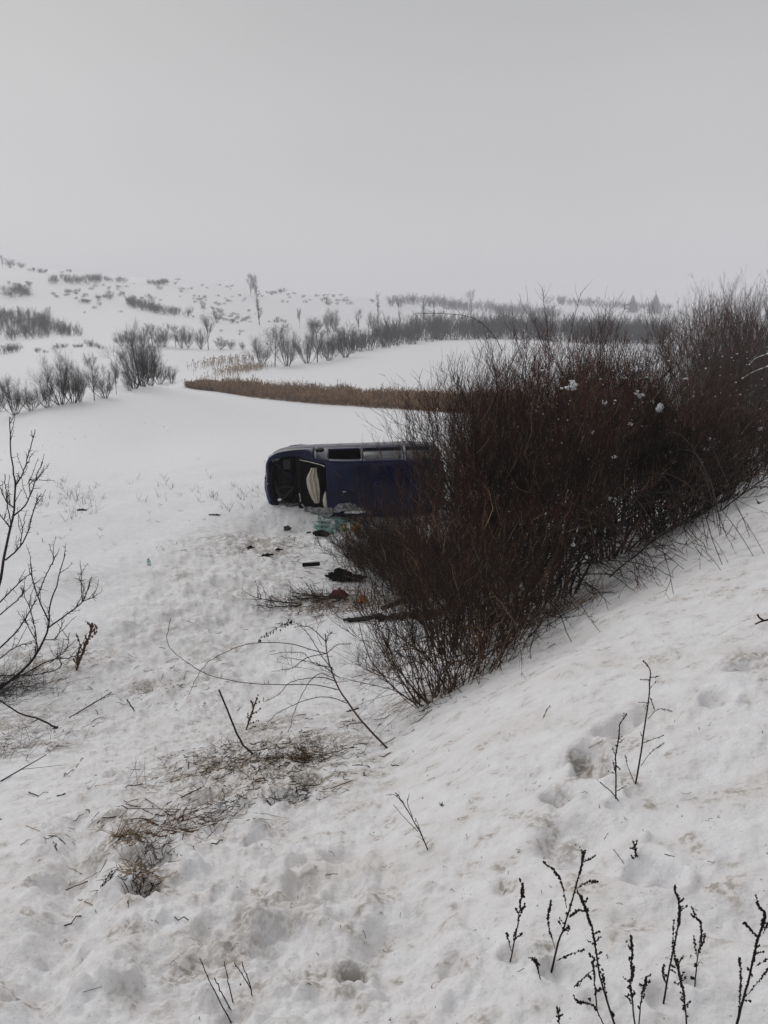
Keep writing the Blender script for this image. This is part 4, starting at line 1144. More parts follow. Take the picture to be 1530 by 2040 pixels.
# ------------------------------------------------------------------ the hedge
HB = {}
for key, sd_, kw in [('a', 101, dict(h=3.4)), ('b', 102, dict(h=3.4, stems=28, spread=(4, 50))), ('c', 103, dict(h=3.4, stems=22, spread=(2, 34), whips=12)),
                     ('low', 104, dict(h=2.0, t1=.1, stems=36, spread=(10, 62), r0=.010, l1=9, l2=6, l3=3, whips=20)),
                     ('thin', 105, dict(h=2.4, t1=.25, stems=40, spread=(3, 50), r0=.009, l1=5, l2=4, l3=2, whips=26, tw=.9, base=.3))]:
    tr, cr_ = bush_arrays(sd_, **kw)
    HB[key] = (tr.mesh('bush_stems', M['bark_brown'] if key == 'thin' else M['bark']), cr_.mesh('bush_twigs', [M['twig'], M['twig_red'], M['twig_pale']]), kw['h'])
rngH = np.random.default_rng(9)
def hedge_bush(px, py, h, key, label, rz=None, wide=1.0, lean=(0, 0), group='bushes of the roadside hedge'):
    p = hit(px, py)
    t = thing('hedge_bush', label, 'bush', p, rngH.uniform(0, 6.28) if rz is None else rz, group)
    s = h / HB[key][2]
    t.scale = (s * wide, s * wide, s); t.rotation_euler = (lean[0], lean[1], t.rotation_euler[2])
    link('stems', HB[key][0], t); link('crown', HB[key][1], t)
    return t
for px, py, h, k, wd, lab in [
    (868, 1392, 1.35, 'thin', 1.15, 'thin brown-stemmed bush at the front end of the hedge'),
    (915, 1360, 1.6, 'thin', 1.1, 'second thin-stemmed bush, just behind the front end of the hedge'),
    (960, 1310, 1.9, 'thin', 1.05, 'third thin-stemmed bush, where the dense hedge begins'),
    (955, 1255, 3.0, 'c', .8, 'dense dark bush at the left flank of the hedge nearest the log'),
    (1020, 1235, 3.2, 'c', .9, 'tall dense bush above the front part of the hedge'),
    (1000, 1170, 3.9, 'c', .95, 'tall red-tipped bush whose twigs reach over the car tail'),
    (1060, 1165, 3.9, 'c', 1.0, 'upright red-tipped bush in the middle of the hedge top'),
    (1105, 1190, 3.4, 'a', .9, 'bush with arching shoots over the snow bank, nearer one'),
    (1120, 1090, 4.0, 'c', 1.0, 'tall bush at the back of the hedge with single high shoots'),
    (1210, 1115, 3.3, 'a', .9, 'bush with arching shoots over the snow bank, farther one'),
    (1220, 1070, 4.0, 'c', .95, 'bush right behind the big white snow clump'),
    (1300, 1070, 2.7, 'b', .9, 'reddish bush at the gap before the tall right-hand trees'),
    (1350, 1045, 2.4, 'low', 1.0, 'low reddish bush under the tall right-hand trees'),
    (1395, 1000, 2.3, 'low', 1.1, 'low reddish bush with a snow cap, right end of the hedge'),
    (1435, 968, 2.2, 'low', 1.1, 'low bush beside the snow mounds at the bank edge'),
    (1495, 930, 2.5, 'low', 1.1, 'low dark bush at the right picture edge of the hedge'),
    (1400, 930, 4.0, 'a', 1.0, 'dark bush in front of the tall right-hand trees'),
    (1510, 900, 4.2, 'b', 1.0, 'dark bush below the snow-lined branches'),
    (905, 1300, 2.3, 'c', .9, 'dark bush rising just behind the thin front bushes'),
    (870, 1240, 1.7, 'low', .9, 'low dark bush between the log and the front bushes'),
    (735, 1140, 1.15, 'low', 1.15, 'low spreading bush in front of the car roof, left one'),
    (790, 1150, 1.4, 'low', 1.15, 'low spreading bush in front of the car roof, middle one'),
    (850, 1130, 1.2, 'low', 1.15, 'low bush in front of the car tail'),
    (905, 1190, 1.5, 'low', 1.1, 'medium dark bush between the car tail and the front thicket'),
    (715, 1120, .65, 'low', 1.0, 'smallest low bush reaching over the green glass'),
    (775, 1100, .95, 'low', 1.1, 'low tangled bush touching the car roof'),
    (835, 1190, 1.15, 'low', 1.2, 'low bush above the log, at the front of the hedge'),
    (985, 1080, 3.8, 'c', .9, 'tall bush behind the car tail'),
    (990, 1115, 3.4, 'c', .85, 'vase-shaped bush whose fine twigs hang over the left side of the hedge'),
    (975, 1060, 3.5, 'a', .75, 'leftmost tall bush, its twigs fanning out over the maize strip'),
    (1180, 1050, 4.2, 'a', .9, 'tall bush deep in the back row of the hedge'),
    (1265, 1040, 3.5, 'c', .9, 'tall bush closing the back row before the gap')]:
    hedge_bush(px, py, h, k, lab, wide=wd)
for px, py, h, k, wd, lab in [(1375, 910, 6.4, 'a', .85, 'tall bare tree left in the group at the right, with an open crown'), (1430, 880, 8.4, 'b', .8, 'tallest dark bare tree in the middle of the right-hand group'), (1405, 870, 8.0, 'c', .8, 'dark upright tree behind the open-crowned one'),
                              (1480, 865, 8.8, 'c', .95, 'dense reddish tree right in the right-hand group'), (1520, 860, 9.0, 'a', .9, 'second tree from the right picture edge'), (1560, 860, 9.2, 'b', .9, 'tree cut by the right picture edge'), (1450, 905, 5.4, 'b', .9, 'lower dark bush in front of the tallest tree'), (1500, 880, 6.6, 'a', .8, 'dark tree between the reddish tree and the picture edge')]:
    hedge_bush(px, py, h, k, lab, wide=wd, group='tall trees at the end of the hedge')
def s_plane(px, py, s):
    d = ray(px, py); q = V[0] * d[0] + V[1] * d[1]
    return s / q * d[1]                                   # Y at which this pixel's ray is s metres away from the road line
for i, (sx, sy, ex, ey, n, lab) in enumerate([(985, 1190, 1090, 1260, 9, 'arching shoots drooping onto the snow bank, nearest spray'), (1035, 1140, 1150, 1205, 12, 'arching shoots drooping onto the snow bank, second spray'), (1090, 1110, 1220, 1150, 13, 'arching shoots drooping onto the snow bank, third spray'), (1150, 1080, 1290, 1130, 14, 'arching shoots drooping onto the snow bank, widest spray'),
                                             (1220, 1040, 1350, 1095, 12, 'arching shoots drooping onto the snow bank, fifth spray'), (1300, 1010, 1400, 1060, 9, 'arching shoots drooping onto the snow bank, farthest spray'), (900, 1300, 990, 1375, 9, 'drooping brown twigs at the front tip of the hedge'), (880, 1290, 790, 1370, 10, 'brown twigs drooping left at the front tip of the hedge')]):
    rn = np.random.default_rng(300 + i)
    p = hit(sx, sy + 60); t = thing('arching_shoots', lab, 'bush', p, 0, 'arching shoots of the hedge')
    g = Geo(); Ps = []
    for k in range(n):
        S_ = at(sx - (0 if sy > 1250 else 30) + rn.normal(0, 30), sy + rn.normal(0, 25), s_plane(sx, sy, 3.7 if sy > 1250 else 3.6))
        E = hit(ex + (35 if ex > 1000 else 0) + rn.normal(0, 55), ey + (12 if ex > 1000 else 0) + rn.normal(0, 24)); E[2] += rn.uniform(.0, .45) * rn.uniform(0, 1)
        d_ = E - S_; L = np.linalg.norm(d_)
        mid = S_ + d_ * .45 + np.array([0, 0, L * rn.uniform(.04, .2)])
        q = S_ + d_ * .8 + np.array([0, 0, L * rn.uniform(.02, .14)])
        Ps.append(catmull([S_, mid, q, E], 12) + rn.normal(0, .008, (12, 3)))
    Ps = np.array(Ps) - p
    RW = np.linspace(.0075, .003, 12)[None].repeat(n, 0) * rn.uniform(.7, 1.2, (n, 1))
    g.tubes(Ps, RW, 4, 0)
    s_, d_, r_, t_ = kids(rn, Ps, RW, 7, .2, .95, (25, 60)); Q, RQ = grow(rn, s_, d_, rn.uniform(.08, .4, len(s_)), np.full(len(s_), .0032), 5, .12, -.05); g.tubes(Q, RQ, 3, 0)
    s_, d_, r_, t_ = kids(rn, Q, RQ, 2, .2, 1, (25, 60)); Q, RQ = grow(rn, s_, d_, rn.uniform(.03, .12, len(s_)), np.full(len(s_), .0024), 3, .12, -.03); g.tubes(Q, RQ, 3, 1)
    g.obj('shoots', [M['bark_brown'] if sy > 1250 else M['twig'], M['twig_red']], t)
# long single whips standing out of the hedge top
def s_plane(px, py, s):
    d = ray(px, py); q = V[0] * d[0] + V[1] * d[1]
    return s / q * d[1]                                   # Y at which this pixel's ray is s metres away from the road line
for pts, lab in [([(1097, 720), (1090, 650), (1083, 600), (1081, 578)], 'straight long shoot sticking highest out of the hedge'), ([(1130, 700), (1140, 650), (1150, 610), (1157, 584)], 'slightly bent long shoot right of the highest one'),
                 ([(1000, 700), (985, 670), (950, 637), (905, 626), (830, 624)], 'long arching shoot bending left out of the hedge'), ([(1225, 700), (1228, 660), (1240, 625), (1250, 605)], 'forked long shoot above the hedge near the conifers')]:
    Y0 = s_plane(*pts[0], 4.2)
    P = catmull([at(px, py, Y0) for px, py in pts], 14); g = Geo(); g.tubes(P[None], np.linspace(.0042, .0022, 14)[None], 4)
    rn = np.random.default_rng(len(lab)); s_, d_, r_, t_ = kids(rn, P[None], np.full((1, 14), .004), 14, .1, 1, (30, 60)); Q, RQ = grow(rn, s_, d_, rn.uniform(.05, .25, 14), np.full(14, .0026), 4, .15); g.tubes(Q, RQ, 3)
    tag(g.obj('long_shoot', M['twig']), lab, 'branch', 'long shoots above the hedge')
# snow lying in the hedge
for i, (px, py, wpx, hpx, s_, lab) in enumerate([(1316, 814, 9, 10, 3.4, 'largest round white snow clump caught in the hedge'), (1140, 772, 17, 11, 3.6, 'loose lacy snow clump in the upper hedge'), (1276, 788, 11, 8, 3.5, 'snow clump up left of the largest round one'),
                                                (1268, 735, 6, 5, 3.6, None), (1244, 752, 4, 4, 3.6, None), (1300, 800, 5, 4, 3.5, None), (1345, 838, 4, 3, 3.2, None), (1383, 850, 5, 5, 3.4, None), (1425, 886, 24, 12, 3.2, 'wide snow cap on the low reddish bush'), (1331, 902, 6, 8, 3.1, None),
                                                (1225, 910, 8, 4, 3.2, None), (1395, 925, 8, 6, 3.0, None), (1495, 905, 20, 16, 3.3, 'rounded snow mound on the bush at the right picture edge'), (1517, 855, 6, 4, 3.3, None), (1340, 920, 8, 4, 3.1, None), (1220, 995, 9, 6, 3.0, None), (1180, 860, 4, 4, 3.2, None), (1205, 800, 4, 6, 3.3, None), (1255, 845, 5, 6, 3.2, None),
                                                (1420, 975, 10, 10, 2.7, 'snow lump at the foot of the reddish bush'), (1143, 1085, 6, 4, 3.0, None), (1500, 930, 16, 8, 3.0, 'low snow mound below the rounded one at the right edge')]):
    Y = s_plane(px, py, s_ + (-.1 if i == 0 else .12)); k = Y / F_PX; rn = np.random.default_rng(i)
    g = Geo(); m = 14 if i else 5
    for j in range(m):
        q = rn.normal(0, .5 if i else .22, 3) * np.array([wpx, wpx * .6, hpx]) * k if m > 1 else np.zeros(3)
        f_ = rn.uniform(.12, .34) if i else rn.uniform(.5, .8)
        g.blob(q, (wpx * k * f_, wpx * k * .8 * f_, hpx * k * f_), 10, 7, .28, i * 11 + j, 0, 2.0)
    o = g.obj('snow_clump', M['snow_plain']); o.location = at(px, py, Y)
    tag(o, lab or 'small white snow clump caught among the dark hedge twigs', 'snow clump', 'snow clumps in the hedge')
rn = np.random.default_rng(44); g = Geo()
for j in range(400):
    px, py = (rn.uniform(1080, 1530), rn.uniform(700, 1080)) if j < 370 else (rn.uniform(860, 1150), rn.uniform(800, 1180))
    if py > 1330 - .3 * px + 60 and px > 1300: continue
    Y = s_plane(px, py, rn.uniform(3.3, 4.3)); k = Y / F_PX; q = rn.lognormal(-.15, .45) * (1 if j % 7 else 1.6) * (.85 if j < 370 else .6)
    g.blob(at(px, py, Y), (q * k * rn.uniform(.7, 2), q * k, q * k * .7), 6, 4, .3, j)
tag(g.obj('snow_flecks', M['snow_plain']), 'flecks of snow lodged all through the hedge twigs', None, None, 'stuff')
for pts, lab in [([(1530, 705), (1505, 715), (1492, 728)], 'upper snow-lined branch at the right picture edge'), ([(1530, 730), (1500, 742), (1478, 755)], 'lower snow-lined branch at the right picture edge'), ([(1382, 790), (1368, 805), (1392, 845)], 'leaning snow-lined trunk in the gap of the hedge')]:
    Y0 = s_plane(*pts[0], 5.2); P = catmull([at(px, py, Y0) for px, py in pts], 10)
    t = thing('snowy_branch', lab, 'branch', (0, 0, 0), 0, 'snow-lined branches')
    g = Geo(); g.tubes(P[None], np.full((1, 10), .013), 6); g.obj('branch', M['bark'], t)
    g = Geo(); rn = np.random.default_rng(3); g.tubes((P + np.array([0, -.01, .02]))[None], (.011 + .009 * rn.normal(0, 1, (1, 10))).clip(.001, .026), 6); g.obj('snow_line', M['snow_plain'], t)

# ------------------------------------------------------------------ plants and sticks drawn from their outlines
def poly_branch(g, pts, Y0, r0, r1, K=16, dY=0., mi=0, S=5, wob=.0, seed=0):
    pts3 = [at(px, py, Y0 + dY * i / max(1, len(pts) - 1)) for i, (px, py) in enumerate(pts)]
    P = catmull(pts3, K)
    if wob:
        P = P + np.random.default_rng(seed).normal(0, wob, P.shape) * np.linspace(0, 1, K)[:, None]
    g.tubes(P[None], np.linspace(r0, r1, K)[None], S, mi)
    return P

def left_bush():
    p = hit(5, 1385); Y = p[1]
    k = Y / F_PX
    t = thing('thorn_bush', 'bare thorny bush with knotty grey stems at the left picture edge', 'bush', p)
    inv = -p
    rn = np.random.default_rng(8)
    br = [([(-25, 1230), (0, 1160), (8, 1110), (19, 1057), (27, 1026), (30, 969), (25, 935), (21, 877), (20, 830)], 5.5, 1.6), ([(30, 969), (46, 942), (57, 904), (71, 855)], 2.6, 1.3), ([(27, 1028), (50, 1007), (63, 980), (73, 950), (85, 919)], 2.6, 1.3),
          ([(11, 1116), (38, 1091), (57, 1057), (69, 1011), (83, 982)], 2.8, 1.3), ([(27, 1011), (11, 996), (-6, 955)], 2.4, 1.4), ([(19, 1050), (8, 1035), (-8, 1015)], 2.2, 1.4), ([(22, 1045), (14, 1000), (9, 945)], 2, 1.2), ([(60, 985), (58, 960), (61, 955)], 1.6, 1.2), ([(40, 1090), (48, 1035)], 1.8, 1.2),
          ([(-20, 1385), (31, 1348), (69, 1309), (96, 1252), (99, 1210), (115, 1160), (128, 1103)], 5, 1.5), ([(97, 1250), (134, 1223), (164, 1198), (183, 1147)], 2.8, 1.4), ([(164, 1198), (161, 1141)], 2, 1.2), ([(164, 1198), (190, 1188)], 1.6, 1.), ([(97, 1237), (76, 1191), (64, 1150), (61, 1126)], 2.5, 1.4),
          ([(76, 1187), (92, 1145), (115, 1103)], 2.2, 1.3), ([(-10, 1300), (34, 1256), (73, 1195)], 3, 1.8), ([(-10, 1210), (31, 1168), (61, 1141)], 2.6, 1.4), ([(0, 1225), (40, 1190), (50, 1175)], 2.2, 1.2), ([(-20, 1375), (46, 1344), (96, 1317), (141, 1309), (161, 1298)], 3, 1.3), ([(0, 1345), (60, 1345), (120, 1330), (110, 1300)], 2.2, 1.2),
          ([(88, 1275), (112, 1270), (128, 1235)], 2, 1.2), ([(60, 1320), (75, 1290), (60, 1255), (45, 1225)], 2.2, 1.2), ([(-10, 1320), (30, 1290), (64, 1282)], 2.2, 1.2), ([(70, 1300), (72, 1265), (60, 1215), (42, 1170)], 2, 1.2), ([(100, 1320), (130, 1295), (140, 1260)], 1.8, 1.1)]
    stem_i = {0, 9}
    for i, (pts, a, b) in enumerate(br):
        g = Geo(); off = rn.uniform(-.25, .25)
        a *= .62; b *= .62
        P = poly_branch(g, pts, Y + off, a * k, b * k, 22, rn.uniform(-.2, .2), 0, 6, .006, i)
        n = 12 if len(pts) > 3 else 6
        s_, d_, r_, t_ = kids(rn, P[None], np.linspace(a, b, 22)[None] * k, n, .05, 1, (45, 90)); Q, RQ = grow(rn, s_, d_, rn.uniform(4, 16, n) * k, np.full(n, .75 * k), 4, .12, .03, .3); g.tubes(Q, RQ, 4)
        s_, d_, r_, t_ = kids(rn, P[None], np.linspace(a, b, 22)[None] * k, n, .2, 1, (20, 50), (0, 0, .4)); Q, RQ = grow(rn, s_, d_, rn.uniform(15, 55, n) * k, np.full(n, .8 * k), 6, .12, .06, .5); Q = Q[: n // 2]; RQ = RQ[: n // 2]; g.tubes(Q, RQ, 4)
        s2, d2, r2, t2 = kids(rn, Q, RQ, 5, .1, 1, (50, 90)); Q2, R2 = grow(rn, s2, d2, rn.uniform(3, 9, len(s2)) * k, np.full(len(s2), .55 * k), 3, .1, 0, .3); g.tubes(Q2, R2, 3)
        g.v = [v - p for v in g.v]
        g.obj('stem' if i in stem_i else 'branch', M['bark'], t)
    # tangle at its foot
    n = 260; st = p[None] + rn.normal(0, 1, (n, 3)) * np.array([.32, .3, .0]) + np.array([-.05, .1, .02]); d = nrm(np.stack([rn.normal(.5, .7, n), rn.normal(0, .6, n), rn.uniform(.05, .8, n)], 1))
    P, R_ = grow(rn, st, d, rn.uniform(.15, .85, n), np.full(n, .003), 5, .15, -.03); g = Geo(); g.tubes(P - p, R_, 3)
    tag(g.obj('tangled_shoots', M['twig'], t), kind='stuff')
    # lying branch below it
    p2 = hit(60, 1455); t2 = thing('fallen_branch', 'bent dark branch lying over the snow below the left thorn bush', 'branch', p2)
    g = Geo(); Y2 = p2[1]; k2 = Y2 / F_PX
    for pts, a, b in [([(-10, 1388), (38, 1420), (76, 1432), (112, 1449)], 1.6, 2.2), ([(115, 1448), (69, 1470), (0, 1493), (-20, 1497)], 2.6, 3.0), ([(60, 1462), (30, 1478), (-10, 1476)], 1.5, 1.), ([(76, 1432), (60, 1442)], 1.2, .8)]:
        poly_branch(g, pts, Y2, a * k2, b * k2, 14, 0, 0, 5, .004, 3)
    g.v = [v - p2 for v in g.v]; g.obj('branch', M['bark'], t2)
    p3 = hit(20, 1555); t3 = thing('fallen_branch', 'thin straight branch leaning out of the snow under the bent one', 'branch', p3)
    g = Geo(); Y3 = p3[1]; k3 = Y3 / F_PX
    poly_branch(g, [(-15, 1566), (38, 1535), (92, 1504)], Y3, 2 * k3, .9 * k3, 12, .25, 0, 5); poly_branch(g, [(40, 1533), (70, 1530), (125, 1524)], Y3 + .1, .7 * k3, .5 * k3, 8, .1, 0, 4)
    g.v = [v - p3 for v in g.v]; g.obj('branch', M['bark'], t3)
left_bush()

def sapling():
    p = hitf(772, 1492); Y = p[1]; k = Y / F_PX; rn = np.random.default_rng(5)
    t = thing('bent_sapling', 'leaning bare sapling with long thin whips arching to the left over the snow', 'sapling', p)
    main = [(776, 1497), (773, 1492), (729, 1446), (691, 1397), (669, 1359), (653, 1310), (649, 1276), (648, 1262)]
    g = Geo(); poly_branch(g, main, Y, 2.9 * k, 1.2 * k, 26, .5, 0, 6, .002, 1); g.v = [v - p for v in g.v]; g.obj('trunk', M['bark_brown'], t)
    whips = [[(650, 1302), (623, 1295), (581, 1283), (532, 1280), (487, 1285), (445, 1302), (415, 1319), (396, 1344), (377, 1382)], [(674, 1374), (623, 1364), (547, 1364), (472, 1358), (411, 1342), (369, 1317), (343, 1295), (332, 1272), (341, 1230)],
             [(672, 1359), (646, 1350), (608, 1352), (578, 1361), (551, 1386), (525, 1399)], [(691, 1401), (657, 1389), (616, 1393), (570, 1412), (540, 1431), (525, 1454)], [(667, 1352), (638, 1342), (616, 1359), (593, 1401), (574, 1462)],
             [(650, 1302), (612, 1310), (582, 1331), (548, 1336)], [(651, 1280), (623, 1253), (605, 1248), (585, 1249)], [(653, 1300), (672, 1285), (700, 1282)], [(721, 1440), (700, 1442), (672, 1453)], [(668, 1345), (640, 1325), (600, 1315), (558, 1308)], [(664, 1335), (640, 1305), (612, 1260), (590, 1240)], [(662, 1330), (625, 1322), (600, 1300), (536, 1303)], [(649, 1280), (655, 1265), (662, 1260)]]
    for i, w_ in enumerate(whips):
        g = Geo(); P = poly_branch(g, w_, Y + .2 + rn.uniform(-.1, .15), 1.15 * k, .55 * k, 28, rn.uniform(-.3, .4), 0, 4, .004, i)
        n = 12; s_, d_, r_, t_ = kids(rn, P[None], np.full((1, 28), .004), n, .1, 1, (35, 80)); Q, RQ = grow(rn, s_, d_, rn.uniform(5, 18, n) * k, np.full(n, .55 * k), 4, .12); g.tubes(Q, RQ, 3)
        g.v = [v - p for v in g.v]; g.obj('whip', M['twig'], t)
    g = Geo(); rn = np.random.default_rng(2)
    P = poly_branch(g, [(583, 1236), (575, 1240), (550, 1252), (515, 1274)], Y + .5, .8 * k, .6 * k, 18)
    for q in P[2:]:
        for j in range(2): g.blob(q + rn.normal(0, 3 * k, 3) - np.array([0, 0, 3 * k]), (1.4 * k, 1.4 * k, rn.uniform(2, 5) * k), 5, 4, .2, j)
    g.v = [v - p for v in g.v]; g.obj('seed_head', M['weed'], t)
sapling()

def stick(pts, r0, r1, label, m_='bark', name='stick', wob=.003, full=True, twigs=0):
    p = (hitf if full else hit)(*pts[-1]); Y = p[1]; k = Y / F_PX
    g = Geo(); P = poly_branch(g, pts, Y, r0 * k, r1 * k, 14, 0, 0, 6, wob, len(label))
    if twigs:
        rn = np.random.default_rng(len(label)); s_, d_, r_, t_ = kids(rn, P[None], np.full((1, 14), .004), twigs, .1, 1, (35, 75)); Q, RQ = grow(rn, s_, d_, rn.uniform(5, 22, twigs) * k, np.full(twigs, .7 * k), 4, .15); g.tubes(Q, RQ, 3)
    g.v = [v - p for v in g.v]
    o = g.obj(name, M[m_]); o.location = p
    return tag(o, label, name.split('_')[-1])
stick([(436, 1374), (450, 1407), (464, 1443), (483, 1482), (504, 1503)], 2.0, 2.4, 'straight dark stick poking up beside the trampled litter patch', name='stick')
stick([(395, 1421), (420, 1404), (438, 1392)], 1.6, 1.2, 'short rough twig crossing the foot of the straight stick', name='twig')

def flat_stick(a, b, r_, label, m_='bark', name='twig', lift=.6, bend=0, twigs=0):
    """a twig lying on the snow from one pixel to another"""
    A = hitf(*a); B = hitf(*b); k = A[1] / F_PX
    n = 8; P = A + (B - A) * np.linspace(0, 1, n)[:, None]
    P[:, 2] = full_h(P[:, 0], P[:, 1]) + r_ * k * lift
    P[:, 2] = np.maximum(P[:, 2], np.linspace(P[0, 2], P[-1, 2], n) + bend * np.sin(np.linspace(0, PI, n)))
    c = A.copy(); r_ = r_ * .72; rn = np.random.default_rng(int(a[0] * 7 + a[1]))
    g = Geo(); g.tubes((P - c + rn.normal(0, .25 * r_ * k, P.shape))[None], (r_ * k * rn.uniform(.7, 1.1, n))[None], 5, cap=True)
    if twigs:
        s_, d_, rr, tt = kids(rn, (P - c)[None], np.full((1, n), .004), twigs, .1, 1, (30, 70), (0, 0, .2)); Q, RQ = grow(rn, s_, d_, rn.uniform(5, 16, twigs) * k, np.full(twigs, .35 * r_ * k), 4, .15, -.02); g.tubes(Q, RQ, 3)
    o = g.obj(name, M[m_]); o.location = c
    return tag(o, label, name.split('_')[-1])
for a, b, r_, lab, m_, tw in [
    ((138, 1431), (222, 1380), 2.0, 'knobbly dark twig lying below the left thorn bush', 'bark', 10), ((253, 1395), (268, 1418), 2.2, 'short dark twig end right of the knobbly twig', 'bark', 3),
    ((360, 1590), (402, 1570), 2.2, 'short thick dark stick on the snow left of the litter patch', 'bark', 0), ((250, 1570), (284, 1562), 1.7, 'short black stick left of the thick one', 'bark', 0), ((258, 1611), (370, 1613), 1.1, 'long thin brown stem above the dry grass tuft', 'bark_brown', 0), ((226, 1640), (258, 1611), 1.1, 'bent end of the long brown stem', 'bark_brown', 0), ((290, 1592), (358, 1637), 1.2, 'thin brown stem crossing the long one', 'bark_brown', 2),
    ((132, 1774), (175, 1756), 2.0, 'reddish brown broken stick alone on the left snow', 'bark_brown', 0), ((160, 1758), (198, 1737), .9, 'thin twig at the tip of the reddish broken stick', 'bark_brown', 0), ((148, 1790), (192, 1818), 1.4, 'straw-coloured stalk below the reddish broken stick', 'straw', 0),
    ((57, 1579), (75, 1586), 2.0, 'short brown twig at the left above the snow slab', 'bark_brown', 0), ((114, 1587), (130, 1582), 2.2, 'short dark bark chip at the left', 'bark', 0), ((150, 1535), (166, 1509), 1.4, 'thin stem leaning at the left, upper one', 'straw', 0), ((128, 1548), (146, 1533), 1.3, 'thin stem leaning at the left, lower one', 'bark', 0), ((52, 1645), (80, 1657), 1.0, 'thin tan stalk at the far left', 'straw', 0),
    ((243, 1602), (275, 1592), 1.2, 'thin dark twig above the long brown stem', 'bark', 0), ((165, 1977), (203, 1966), 1.0, 'tiny curved twig near the bottom left', 'bark', 0), ((648, 1745), (673, 1741), 1.0, 'tiny curved twig on the snow at the bottom middle', 'bark', 0),
    ((690, 1418), (715, 1412), 2.0, 'dark bark piece under the leaning sapling', 'bark', 0), ((1324, 1702), (1344, 1707), 1.2, 'tiny dark twig on the right snow bank', 'bark', 0), ((1222, 1692), (1242, 1720), 1.0, 'thin stem stuck in the right bank above the mugwort', 'weed', 0),
    ((1082, 1430), (1096, 1406), 1.3, 'tan stalk lying on the bank below the hedge', 'straw', 0), ((1172, 1490), (1200, 1476), .9, 'faint thin stalk on the right bank', 'straw', 0), ((340, 1560), (352, 1518), .9, 'thin straw left in the litter patch', 'straw', 0), ((400, 1545), (460, 1500), .9, 'thin grey stem beside the straight stick', 'bark_brown', 0),
    ((1212, 1146), (1245, 1130), .8, 'thin stalk on the bank just below the arching shoots', 'twig', 0), ((1130, 1225), (1180, 1198), .7, 'long thin stalk on the bank below the hedge middle', 'twig', 0), ((730, 1485), (757, 1440), .7, 'thin stalk leaning at the sapling foot', 'bark_brown', 0), ((700, 1350), (735, 1343), 1.2, 'thin twig right of the sapling top', 'twig', 2)]:
    flat_stick(a, b, r_, lab, m_, twigs=tw)
# forked branch at the right edge
p = hitf(1528, 1250); Y = p[1]; k = Y / F_PX
t = thing('forked_branch', 'dark forked branch lying on the bank at the right picture edge', 'branch', p)
for pts, a, b in [([(1545, 1242), (1520, 1246), (1503, 1253)], 2.6, 1.5), ([(1522, 1246), (1512, 1240), (1508, 1233)], 2.4, 1.8)]:
    g = Geo(); poly_branch(g, pts, Y, a * k, b * k, 10); g.v = [v - p + np.array([0, 0, .03]) for v in g.v]; g.obj('branch', M['bark'], t)
for px, py, lab in [(1512, 1003, 'tiny dark sprig on the snow at the right edge, lower one'), (1516, 975, 'tiny dark sprig on the snow at the right edge, upper one'), (880, 1605, 'small dark sprig on the bank right of the slanting dry weed'), (410, 1840, None)]:
    if not lab: continue
    p = hitf(px, py); k = p[1] / F_PX; rn = np.random.default_rng(px); g = Geo(); d = nrm(rn.normal(0, 1, (7, 3)) + np.array([0, 0, 1.2])); P, R_ = grow(rn, np.zeros((7, 3)), d, rn.uniform(6, 13, 7) * k, np.full(7, 1.3 * k), 4, .25); g.tubes(P, R_, 4)
    o = g.obj('dry_sprig', M['weed']); o.location = p; tag(o, lab, 'sprig')

# --- dried mugwort stalks
def weed(main, branches, label, name='dry_weed', r=2.0, seeds=1.0, m_='weed', sd_=0, group=None, dense=1.0, sz=1.0):
    p = hitf(*main[0]); Y = p[1]; k = Y / F_PX; rn = np.random.default_rng(sd_ + 1000)
    t = thing(name, label, 'plant', p, 0, group)
    st = Geo(); hd = Geo()
    m0 = (main[0][0] * 2 - main[1][0]) * .08 + main[0][0] * .92, main[0][1] + 8
    P = poly_branch(st, [m0] + list(main), Y, 1.3 * r * k, 1.0 * k, 24, rn.uniform(-.04, .04), 0, 6, .0015, sd_)
    lines = [(P, .42, 1.0)]
    for b in branches:
        lines.append((poly_branch(st, b, Y + rn.uniform(-.04, .04), .85 * k, .5 * k, 14, rn.uniform(-.08, .08), 0, 4, .001, sd_ + 1), .1, .7))
    n = int(5 * dense) + 2
    s_, d_, r_, t_ = kids(rn, P[None], np.full((1, 24), .003), n, .3, .97, (20, 55), (0, 0, .2)); Q, RQ = grow(rn, s_, d_, rn.uniform(8, 30, n) * k, np.full(n, .6 * k), 6, .15, .02); st.tubes(Q, RQ, 3)
    lines += [(q, .1, .75) for q in Q]
    for L_, a, wgt in lines:
        ln = np.linalg.norm(np.diff(L_, axis=0), axis=1).sum() / k
        c = int(ln * .42 * seeds * (1 if wgt < 1 else dense))
        for j in range(c):
            u = a + (1 - a) * rn.uniform(0, 1) ** .7; f = u * (len(L_) - 1); i = min(int(f), len(L_) - 2); q = L_[i] + (L_[i + 1] - L_[i]) * (f - i)
            s2 = rn.uniform(1.3, 3.2) * k * sz
            o3 = nrm(rn.normal(0, 1, 3)) * rn.uniform(.6, 2.6) * k
            c6 = np.array([(1, 0, 0), (-1, 0, 0), (0, 1, 0), (0, -1, 0), (0, 0, 1.5), (0, 0, -1.3)]) * s2 * rn.uniform(.7, 1.2, (6, 1)) + q + o3
            hd.add(c6, [(0, 2, 4), (2, 1, 4), (1, 3, 4), (3, 0, 4), (2, 0, 5), (1, 2, 5), (3, 1, 5), (0, 3, 5)])
    st.v = [v - p for v in st.v]; st.obj('stem', M[m_], t)
    if hd.n:
        hd.v = [v - p for v in hd.v]; tag(hd.obj('seed_heads', M[m_], t, False), kind='stuff')
    return t
G_ = 'dried mugwort stalks on the bank'
